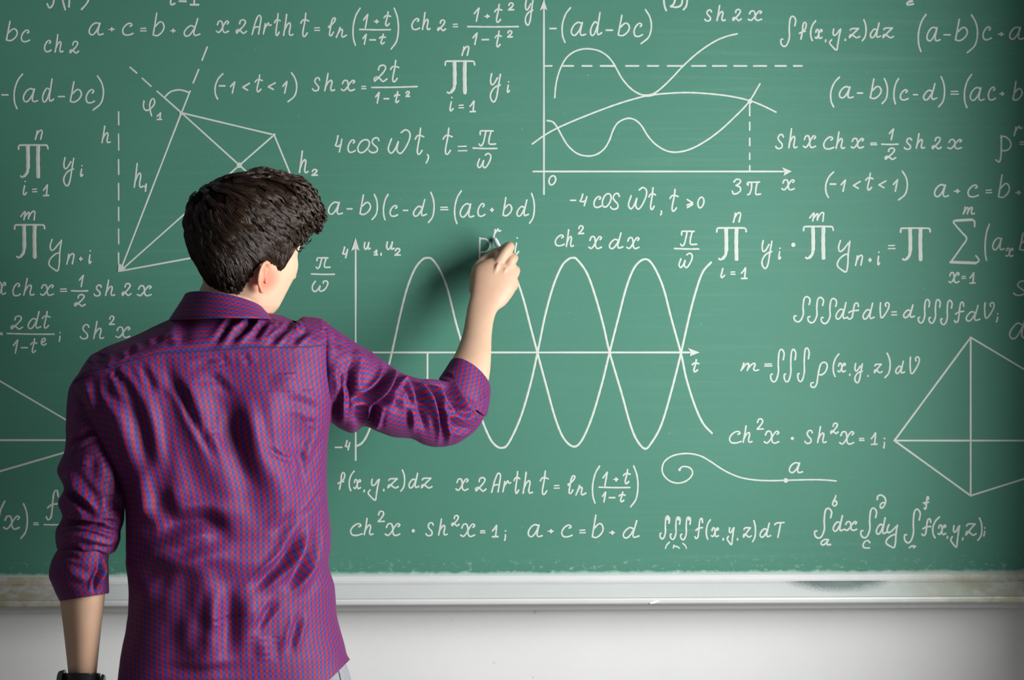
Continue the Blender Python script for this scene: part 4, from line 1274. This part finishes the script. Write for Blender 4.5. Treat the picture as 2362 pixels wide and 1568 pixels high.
yoke, gy = cloth('yoke', rows_, 361, (len(rows_) - 1) * PER + 1, FD, M_YOKE, None, seed=3, rowcut=(0, KY * PER + 2), lift=0.0012)
# the yoke's lower edge is turned under
yoke.parent = shirt
# stitched seam line under the yoke
def cord_on(name, pts, r, mat, parent):
    g = []
    p = np.array(pts)
    T = np.gradient(p, axis=0)
    T /= np.linalg.norm(T, axis=1, keepdims=True) + 1e-12
    a = np.linspace(0, 2 * math.pi, 7)
    for q, t in zip(p, T):
        x = np.cross(t, (0.1, 0.2, 1.0))
        x /= np.linalg.norm(x)
        y = np.cross(t, x)
        g.append(q + r * (np.cos(a)[:, None] * x + np.sin(a)[:, None] * y))
    g = np.array(g)
    o = mk(name, g.reshape(-1, 3), grid_faces(g.shape[0], 7), mat, parent)
    fix_normals(o)
    return o


M_SEAM = plain('dark seam thread', (0.03, 0.02, 0.09), 0.8)
cord_on('seam', gy[-1][60:300] + np.array([0, -0.0008, -0.0004]), 0.0011, M_SEAM, shirt)

# collar: a folded band round the neck
crings = [ring((440, 690), (596, 712), -.518, .060, .060, bow=-14), ring((434, 682), (602, 711), -.518, .066, .064, bow=-18), ring((426, 680.5), (607.5, 713), -.518, .071, .068, bow=-19), ring((421, 689), (610, 716), -.518, .075, .07, bow=-18),
          ring((406, 712), (617, 722), -.519, .086, .078, bow=-11), ring((389, 737), (627, 735), -.520, .101, .085, bow=-7), ring((391, 740), (625, 738), -.520, .098, .083, bow=-5), ring((402, 736), (616, 734), -.520, .088, .078, bow=-4)]
collar, gc = cloth('collar', crings, 181, 57, None, M_YOKE, shirt, seed=9, fine=0.8)
collar.parent = shirt
# right sleeve
srings = [ring((738, 742), (750, 980), -.477, .045), ring((757, 747), (765, 975), -.470, .060), ring((794, 772), (784, 988), -.452, .070), ring((822, 791), (815, 999), -.442, .072), ring((857, 811), (840, 983), -.428, .068),
          ring((893, 838), (873, 996), -.416, .064), ring((931, 861), (909, 1008), -.398, .060), ring((968, 873), (950, 1012), -.380, .058), ring((992, 874), (980, 1026), -.364, .058), ring((1010, 876), (1010, 1031), -.350, .057),
          ring((1024, 879), (1052, 1024), -.336, .055), ring((1034, 882), (1090, 999), -.322, .052), ring((1040, 883), (1112, 972), -.312, .049), ring((1042, 876), (1120, 945), -.304, .046)]
sleeve, g2 = cloth('sleeve', srings, 241, 300, FS, M_SHIRT, shirt, seed=5, fine=1.0)
sleeve.parent = shirt
cur = [ring((1020, 878), (1114, 952), -.306, .042, bow=2), ring((1014, 876), (1119, 958), -.306, .049, bow=2), ring((1013, 872), (1123, 958), -.304, .052, bow=0), ring((1023, 858), (1130, 925), -.290, .052, bow=-14),
       ring((1036, 841), (1132, 899), -.272, .050, bow=-31), ring((1038, 841), (1131, 898), -.272, .0475, bow=-30), ring((1040, 850), (1128, 902), -.276, .045, bow=-28)]
cuff, g3 = cloth('cuff', cur, 161, 73, FC, M_SHIRT, shirt, seed=8, fine=0.6)
cuff.parent = shirt
# left sleeve
lr = [ring((206, 835), (262, 925), -0.552, .050), ring((180, 862), (250, 985), -0.555, .060), ring((158, 900), (256, 1040), -0.560, .064), ring((152, 975), (272, 1078), -0.565, .066), ring((149.5, 1036), (287, 1112), -0.570, .067),
      ring((132, 1084), (292, 1145), -0.574, .068), ring((147, 1126), (288, 1172), -0.576, .064), ring((134, 1160), (286, 1200), -0.577, .066), ring((143, 1192), (279, 1224), -0.578, .061), ring((128.5, 1224), (277, 1246), -0.578, .063),
      ring((130, 1260), (266, 1270), -0.578, .060), ring((142, 1278), (250, 1279), -0.578, .050)]
sl2, g4 = cloth('sleeve', lr, 201, 270, FL, M_SHIRT, shirt, seed=12, fine=1.3)
sl2.parent = shirt
lc = [ring((140, 1262), (250, 1264), -0.578, .052), ring((130, 1272), (252, 1272), -0.578, .058), ring((117, 1298), (250, 1294), -0.578, .061), ring((112.5, 1326), (250.5, 1322), -0.578, .058), ring((119, 1346), (251, 1342), -0.578, .056),
      ring((135.5, 1383), (251.5, 1366), -0.578, .053), ring((138, 1383), (249, 1366), -0.578, .050), ring((136, 1372), (248, 1358), -0.578, .048)]
cf2, g5 = cloth('cuff', lc, 161, 97, FLC, M_SHIRT, shirt, seed=14, fine=0.8)
cf2.parent = shirt
for o in (shirt, yoke, collar, sleeve, cuff, sl2, cf2):
    fix_normals(o)

# ---- trousers, shoes, wrist watch
trr = []
tg, _ = loft([ring((300, 1480), (775, 1470), -.525, .086, .086, TI, p=2.4), ring((290, 1560), (808, 1560), -.525, .094, .09, TI, p=2.4), ring((288, 1640), (815, 1640), -.525, .105, .09, TI, p=2.3), ring((300, 1730), (800, 1730), -.525, .098, .09, TI, p=2.2)], 121, 40)
trousers = mk('trousers', tg.reshape(-1, 3), grid_faces(40, 121), M_JEANS, person)
mine(trousers)
trousers['label'] = 'pale grey denim trousers below the shirt tail'
fix_normals(trousers)
cord_on('side_seam', tg[:, 39] + np.array([0.0006, -0.0008, 0]), .0013, M_JEANS, trousers)
for a, b, fx in ((300, 545, 400), (555, 800, 690)):
    c_ = (a + b) / 2
    lg, _ = loft([ring((a, 1690), (b, 1690), -.525, .09), ring((a + 8, 1850), (b - 10, 1850), -.525, .085), ring((c_ - 88, 2130), (c_ + 84, 2130), -.52, .070), ring((c_ - 76, 2350), (c_ + 74, 2350), -.52, .062), ring((c_ - 70, 2520), (c_ + 68, 2520), -.52, .060)], 49, 40)
    o = mk('trouser_leg', lg.reshape(-1, 3), grid_faces(40, 49), M_JEANS, trousers)
    fix_normals(o)
    ankle = P(c_, 2500, -.52)
    x0 = float(ankle[0])
    vs = []
    prof_ = [(-.075, .030, .075), (-.055, .038, .085), (0, .042, .090), (.06, .046, .075), (.12, .048, .055), (.165, .042, .045), (.195, .024, .034), (.203, .006, .020)]
    for yy, w_, h_ in prof_:
        for k in range(13):
            a_ = math.pi * k / 12
            vs.append((x0 + w_ * math.cos(a_), -.53 + yy, 0.001 + max(0.0, h_ * math.sin(a_) ** 0.7)))
    fs = [tuple(q) for q in grid_faces(len(prof_), 13)] + [tuple(range(13)), tuple(range(13 * (len(prof_) - 1), 13 * len(prof_)))]
    fs += [(i * 13, (i + 1) * 13, (i + 1) * 13 + 12, i * 13 + 12) for i in range(len(prof_) - 1)]
    o = mk('shoe', vs, fs, M_SHOE, person)
    mine(o)
    fix_normals(o)
watch = empty('wristwatch', tuple(P(190, 1562, -0.567)))
mine(watch)
wg, _ = loft([ring((154, 1556), (226, 1556), -0.567, .0325), ring((149.5, 1552), (230.5, 1552), -0.567, .0365), ring((148, 1556), (232, 1556), -0.567, .038), ring((148, 1582), (232, 1582), -0.565, .036), ring((150, 1585), (230, 1585), -0.565, .034), ring((156, 1580), (224, 1580), -0.565, .030)], 61, 26)
st = mk('watch_strap', wg.reshape(-1, 3), grid_faces(26, 61), M_STRAP, watch)
st.matrix_parent_inverse = Matrix.Translation(-Vector(watch.location))
fix_normals(st)
for sgn, nm_ in ((1, 'watch_case'), (-1, 'watch_buckle')):
    c0 = P(190, 1569, -0.566)
    bm = bmesh.new()
    r_ = .019 if sgn > 0 else .011
    bmesh.ops.create_cone(bm, segments=32, radius1=r_, radius2=r_ * .85, depth=.010 if sgn > 0 else .005, cap_ends=True)
    bmesh.ops.bevel(bm, geom=list(bm.edges), offset=.0008, segments=2, affect='EDGES')
    bmesh.ops.rotate(bm, verts=bm.verts, cent=(0, 0, 0), matrix=Matrix.Rotation(math.radians(-90 * sgn), 3, 'Y'))
    bmesh.ops.translate(bm, verts=bm.verts, vec=Vector(c0) + Vector((-.036 * sgn, 0, 0)))
    me = bpy.data.meshes.new(nm_)
    bm.to_mesh(me)
    bm.free()
    me.materials.append(M_STEEL)
    o = bpy.data.objects.new(nm_, me)
    COL.objects.link(o)
    o.parent = watch
    o.matrix_parent_inverse = Matrix.Translation(-Vector(watch.location))

# ---- chalk in the hand
c0, c1 = P(1140.5, 550, -.0045), P(1163, 597, -.062)
ax = (c1 - c0) / np.linalg.norm(c1 - c0)
ch = []
a = np.linspace(0, 2 * math.pi, 25)
xx = np.cross(ax, (0, 0, 1.0)); xx /= np.linalg.norm(xx)
yy = np.cross(ax, xx)
Lc = np.linalg.norm(c1 - c0)
for t, r in ((0, .0004), (.0003, .0026), (.0018, .0042), (.006, .0050), (.012, .0053), (Lc - .001, .0055), (Lc, .0048), (Lc, .0004)):
    ch.append(c0 + ax * t + r * (np.cos(a)[:, None] * xx + np.sin(a)[:, None] * yy))
ch = np.array(ch)
m = NT('white chalk stick', 0.85, 0.15)
m.color(m.mix(m.noise(m.co('Object'), 500.0, 3), (0.80, 0.82, 0.82), (0.88, 0.89, 0.88)))
chalk = mk('chalk_stick', ch.reshape(-1, 3), grid_faces(len(ch), 25), m.m)
fix_normals(chalk)
tag(chalk, 'short white chalk stick held between thumb and finger, touching the board', 'chalk')
# ------------------------------------------------------------------ hair: a cap over the scalp and combed, waved strands
from mathutils.bvhtree import BVHTree
hl_t = np.radians([0, 20, 40, 52, 62, 70, 78, 86, 92, 98, 104, 109, 115, 122, 130, 140, 155, 180])
hl_z = np.array([-.092, -.092, -.088, -.076, -.060, -.046, -.034, -.031, -.036, -.046, -.040, -.026, -.008, .008, .026, .044, .058, .064])


def hairline(th):
    return np.interp(np.abs(th), hl_t, hl_z)


nzc, ntc = 110, 161
zc = np.concatenate([np.linspace(-.112, .090, nzc - 12), np.linspace(.0915, .1079, 12)])
tc_ = np.linspace(-math.pi, math.pi, ntc)
cg = np.stack([head_pt(np.full(ntc, z), tc_) for z in zc])
cn = grid_normals(cg)
Zg = np.repeat(zc[:, None], ntc, 1)
Tg = np.repeat(tc_[None], nzc, 0)


def sstep(x, a, b):
    t = np.clip((x - a) / (b - a), 0, 1)
    return t * t * (3 - 2 * t)


inside = Zg - hairline(Tg)
edge_w = sstep(inside, -.004, .016)
front = np.cos(Tg + math.pi) * 0.5 + 0.5                      # 1 at the face side
right = np.clip(np.sin(Tg), 0, 1)
T = 0.004 + 0.004 * sstep(Zg, -.06, .02) + 0.017 * sstep(Zg, .03, .095) * (0.15 + 0.85 * (0.5 - 0.5 * np.cos(Tg + .785)) ** 0.7)
T += 0.015 * sstep(Zg, .030, .065) * (1 - .5 * sstep(Zg, .085, .1)) * sstep(front, .35, .9)        # lifted fringe
T += 0.011 * np.exp(-((Zg - .043) / .016) ** 2) * np.exp(-((Tg - 2.38) / .40) ** 2)
T -= 0.004 * np.exp(-((Zg - .075) / .018) ** 2) * np.exp(-((Tg - 2.4) / .5) ** 2)
T -= 0.004 * sstep(-Zg, .0, .06) * np.exp(-((Tg + .7) / .6) ** 2)
lump = np.zeros_like(Zg)
rs = np.random.RandomState(4)
for _ in range(60):
    a0, z0 = rs.uniform(-math.pi, math.pi), rs.uniform(-.0, .108)
    da = (Tg - a0 + math.pi) % (2 * math.pi) - math.pi
    lump += rs.uniform(-.003, .0035) * np.exp(-(da / .22) ** 2 - ((Zg - z0) / .016) ** 2)
T = T + lump * sstep(Zg, -.02, .05)
thick = T * edge_w - 0.004 * (1 - edge_w)
capg = cg + cn * thick[..., None]
# lift the crown of the head of hair
capg[..., 2] += 0.002 * sstep(Zg, .09, .106)
capw = H(capg.reshape(-1, 3)).reshape(capg.shape)
faces = grid_faces(nzc, ntc)
keep = (inside > -.006).ravel()
faces = faces[keep[faces].all(1)]
last = (nzc - 1) * ntc
cv = np.concatenate([capw.reshape(-1, 3), capw[-1].mean(0)[None]])
ff_ = [tuple(f) for f in faces] + [(last + j, last + j + 1, len(cv) - 1) for j in range(ntc - 1)]
hair = mk('hair', cv, ff_, M_HAIRCAP, person)
mine(hair)
hair['label'] = 'short wavy dark brown hair, longer and curling at the front'
bm = bmesh.new()
bm.from_mesh(hair.data)
loose = [v for v in bm.verts if not v.link_faces]
bmesh.ops.delete(bm, geom=loose, context='VERTS')
bmesh.ops.remove_doubles(bm, verts=bm.verts, dist=1e-6)
bmesh.ops.recalc_face_normals(bm, faces=bm.faces)
bm.to_mesh(hair.data)
bvh = BVHTree.FromBMesh(bm)
bm.free()
Rm = HR                                                        # head frame -> world


def grow(p, length, wave, wl, ph, lift0, lift1, steps, rnd, dirw, curl=0.0):
    """walk over the cap along the combing direction"""
    out = []
    ds = length / steps
    q = Vector(p)
    for i in range(steps + 1):
        s = i / steps
        loc, nor, _, _ = bvh.find_nearest(q)
        if loc is None:
            break
        if nor.dot(loc - Vector(HC)) < 0:
            nor = -nor
        t = Vector(dirw) - nor * nor.dot(Vector(dirw))
        if t.length < 1e-4:
            t = Vector((0.3, 0.3, -1))
        t.normalize()
        b = nor.cross(t)
        w = wave * math.sin(2 * math.pi * (s * length / wl) + ph) * min(1.0, s * 2.5)
        w2 = wave * 0.6 * math.cos(2 * math.pi * (s * length / wl) + ph * 1.3) * min(1.0, s * 2.0)
        lift = lift0 + (lift1 - lift0) * s + w2
        out.append(loc + nor * lift + b * w)
        q = loc + t * ds
    return out


hr = random.Random(11)
nr = np.random.RandomState(11)
fw_w = Vector(Rm @ np.array([0, 1.0, 0]))
rt_w = Vector(Rm @ np.array([1.0, 0, 0]))
SV, SF = [], []
NSIDE = 3


def strand(pts, r0, r1):
    n = len(pts)
    if n < 3:
        return
    b = len(SV)
    for i, p in enumerate(pts):
        t = (pts[min(i + 1, n - 1)] - pts[max(i - 1, 0)])
        if t.length < 1e-9:
            t = Vector((0, 0, 1))
        t.normalize()
        x = t.cross(Vector((0.31, 0.9, 0.27)))
        x.normalize()
        y = t.cross(x)
        s = i / (n - 1)
        r = (r0 + (r1 - r0) * s) * (1.0 if i else 0.6)
        if i == n - 1:
            r *= 0.25
        for k in range(NSIDE):
            a = 2 * math.pi * k / NSIDE
            SV.append(p + r * (math.cos(a) * x + math.sin(a) * y))
    for i in range(n - 1):
        for k in range(NSIDE):
            a = b + i * NSIDE + k
            c = b + i * NSIDE + (k + 1) % NSIDE
            SF.append((a, c, c + NSIDE, a + NSIDE))


def root_at(z, th_):
    p = head_pt(np.array([z]), np.array([th_]))[0]
    return Vector(H(p))


def bundle(guide, rb_, rn_, count, r0, r1, close):
    """strands running side by side in one lock, closing towards its tip"""
    n = len(guide)
    if n < 4:
        return
    fr_ = []
    for i in range(n):
        t = (guide[min(i + 1, n - 1)] - guide[max(i - 1, 0)]).normalized()
        o_ = (guide[i] - Vector(HC)).normalized()
        o_ = (o_ - t * o_.dot(t)).normalized()
        fr_.append((t.cross(o_), o_))
    for _ in range(count):
        u, v_ = hr.uniform(-1, 1), hr.uniform(-1, 1)
        m_ = hr.randint(max(3, n - 5), n)
        jit = [hr.gauss(0, .00018) for _ in range(3)]
        pts = []
        for i in range(m_):
            s = i / (n - 1)
            k = 1 - close * s * s
            hump = math.sqrt(max(0.0, 1 - u * u))
            pts.append(guide[i] + fr_[i][0] * (u * rb_ * k) + fr_[i][1] * (hump * rn_ * k * (1 + .3 * v_)) + Vector(jit) * (1 + 2 * s))
        strand(pts, r0, r1)


# locks of hair: each lock is a bundle round a guide
n_locks = 900
made = 0
for k in range(n_locks):
    while True:
        z0 = hr.uniform(-.098, .108)
        t0 = hr.uniform(-math.pi, math.pi)
        if z0 > hairline(np.array([t0]))[0] + 0.002 and hr.random() < (1.0 if z0 < .03 else .78):
            break
    top_ = float(sstep(np.array(z0), .0, .075))
    fr = 0.5 - 0.5 * math.cos(t0)
    length = 0.014 + 0.026 * float(sstep(np.array(z0), -.06, .0)) + 0.034 * top_ + 0.012 * fr * top_
    wave = 0.0006 + 0.0024 * top_ + 0.0022 * fr * fr * top_
    wl = hr.uniform(.030, .044)
    ph = 7.0 * noise.noise(Vector((math.sin(t0) * 2.2, math.cos(t0) * 2.2, z0 * 26))) + hr.uniform(-.5, .5)
    d = fw_w * 1.0 + Vector((0, 0, -0.85)) + rt_w * (0.25 * top_) + Vector([hr.gauss(0, .16) for _ in range(3)])
    if z0 < -.02:
        d = Vector((0, 0, -1.0)) + fw_w * 0.25 + Vector([hr.gauss(0, .10) for _ in range(3)])
    if abs(t0) > 1.5 and z0 < .03:
        d = Vector((0, 0, -1.0)) + fw_w * (0.1 if z0 > -.0 else -.05)
    ns = 16 if top_ < .3 else 20
    out_ = hr.random()
    l1 = (0.0005 + 0.0025 * top_ * out_) if top_ > .1 else 0.0004
    if fr > .6 and top_ > .6:
        l1 += 0.006 * hr.random()
    base = hr.uniform(-.001, .0035) * top_
    R_b = (0.0030 + 0.0028 * top_) * hr.uniform(.75, 1.2)
    R_n = 0.0012 + 0.0012 * top_
    guide = grow(root_at(min(.1079, max(-.105, z0)), t0), length * hr.uniform(.85, 1.15), wave, wl, ph, base - .0008, base + l1, 12 if top_ < .3 else 18, hr, d)
    bundle(guide, R_b, R_n, 20 if top_ < .4 else 26, .00058, .00034, .55 + .3 * top_)
# curls over the brow and the right side of the fringe
for k in range(64):
    t0 = hr.uniform(1.65, 2.9)
    z0 = hr.uniform(.050, .085)
    ph, wl = hr.uniform(0, 6.28), hr.uniform(.022, .030)
    ln = hr.uniform(.045, .068)
    d = rt_w * 0.55 + fw_w * 0.75 + Vector((0, 0, -.95)) + Vector([hr.gauss(0, .22) for _ in range(3)])
    rad = hr.uniform(.004, .0075)
    guide = grow(root_at(min(.1079, z0), t0), ln, .0035, wl, ph, .001, .004, 18, hr, d)
    n = len(guide)
    if n > 4:                                                   # the end rolls up into a curl
        tip = guide[-1]
        t = (guide[-1] - guide[-3]).normalized()
        o_ = (tip - Vector(HC)).normalized()
        o_ = (o_ - t * o_.dot(t)).normalized()
        sg = 1 if (k % 3) else -1
        for q in range(1, 12):
            a = q / 11 * 4.4
            guide.append(tip + t * (rad * math.sin(a)) * (1 - .3 * q / 11) + o_ * sg * (rad * (1 - math.cos(a))) * (1 - .3 * q / 11))
        bundle(guide, .0042, .0018, 20, .00055, .00030, .7)
# flyaway hairs
for k in range(60):
    t0, z0 = hr.uniform(-math.pi, math.pi), hr.uniform(.03, .107)
    pts = grow(root_at(z0, t0), hr.uniform(.03, .06), .004, .03, hr.uniform(0, 6), .0, hr.uniform(.006, .014), 14, hr, fw_w + rt_w * .2 + Vector((0, 0, -.4)) + Vector([hr.gauss(0, .5) for _ in range(3)]))
    strand(pts, .00022, .00012)
st = mk('hair_strands', np.array([tuple(q) for q in SV]), SF, M_HAIR, hair)
st['label'] = 'combed wavy strands'
st['kind'] = 'stuff'

# eyes, lashes, brows of the turned-away face
for sd in (1, -1):
    c_ = H((.033 * sd, .072, -.006))
    bm = bmesh.new()
    bmesh.ops.create_uvsphere(bm, u_segments=24, v_segments=16, radius=.0118)
    bmesh.ops.rotate(bm, verts=bm.verts, cent=(0, 0, 0), matrix=Matrix.Rotation(math.radians(-90), 3, 'X'))
    bmesh.ops.rotate(bm, verts=bm.verts, cent=(0, 0, 0), matrix=Matrix.Rotation(-PSI, 3, 'Z'))
    bmesh.ops.translate(bm, verts=bm.verts, vec=Vector(c_))
    me = bpy.data.meshes.new('eye')
    bm.to_mesh(me)
    bm.free()
    me.materials.append(M_EYE)
    me.polygons.foreach_set('use_smooth', np.ones(len(me.polygons), dtype=bool))
    o = bpy.data.objects.new('eye', me)
    COL.objects.link(o)
    mine(o)
    SV, SF = [], []
    for q in range(26):
        u = q / 25.0
        b0 = Vector(H((sd * (.022 + .026 * u), .0845 - .012 * u * u, .0005 + .003 * math.sin(u * 3.1))))
        e0 = Vector(H((sd * (.024 + .034 * u), .0925 - .004 * u, .001 + .004 * math.sin(u * 3.1))))
        mdp = (b0 + e0) / 2 + Vector((0, 0, -.0015))
        strand([b0, mdp, e0], .0004, .0002)
    mine(mk('eyelash', np.array([tuple(q) for q in SV]), SF, M_HAIRCAP, person))
    SV, SF = [], []
    for q in range(70):
        u = hr.random()
        x0 = sd * (.014 + .040 * u)
        y0 = .104 - .030 * u * u
        z0 = .018 + .006 * math.sin(u * 2.6) + hr.uniform(-.003, .003)
        b0, e0 = Vector(H((x0, y0, z0))), Vector(H((x0 + sd * .007, y0 - .003, z0 + .002)))
        strand([b0, (b0 + e0) / 2 + Vector((0, 0, .0006)), e0], .0005, .0003)
    mine(mk('eyebrow', np.array([tuple(q) for q in SV]), SF, M_HAIRCAP, person))
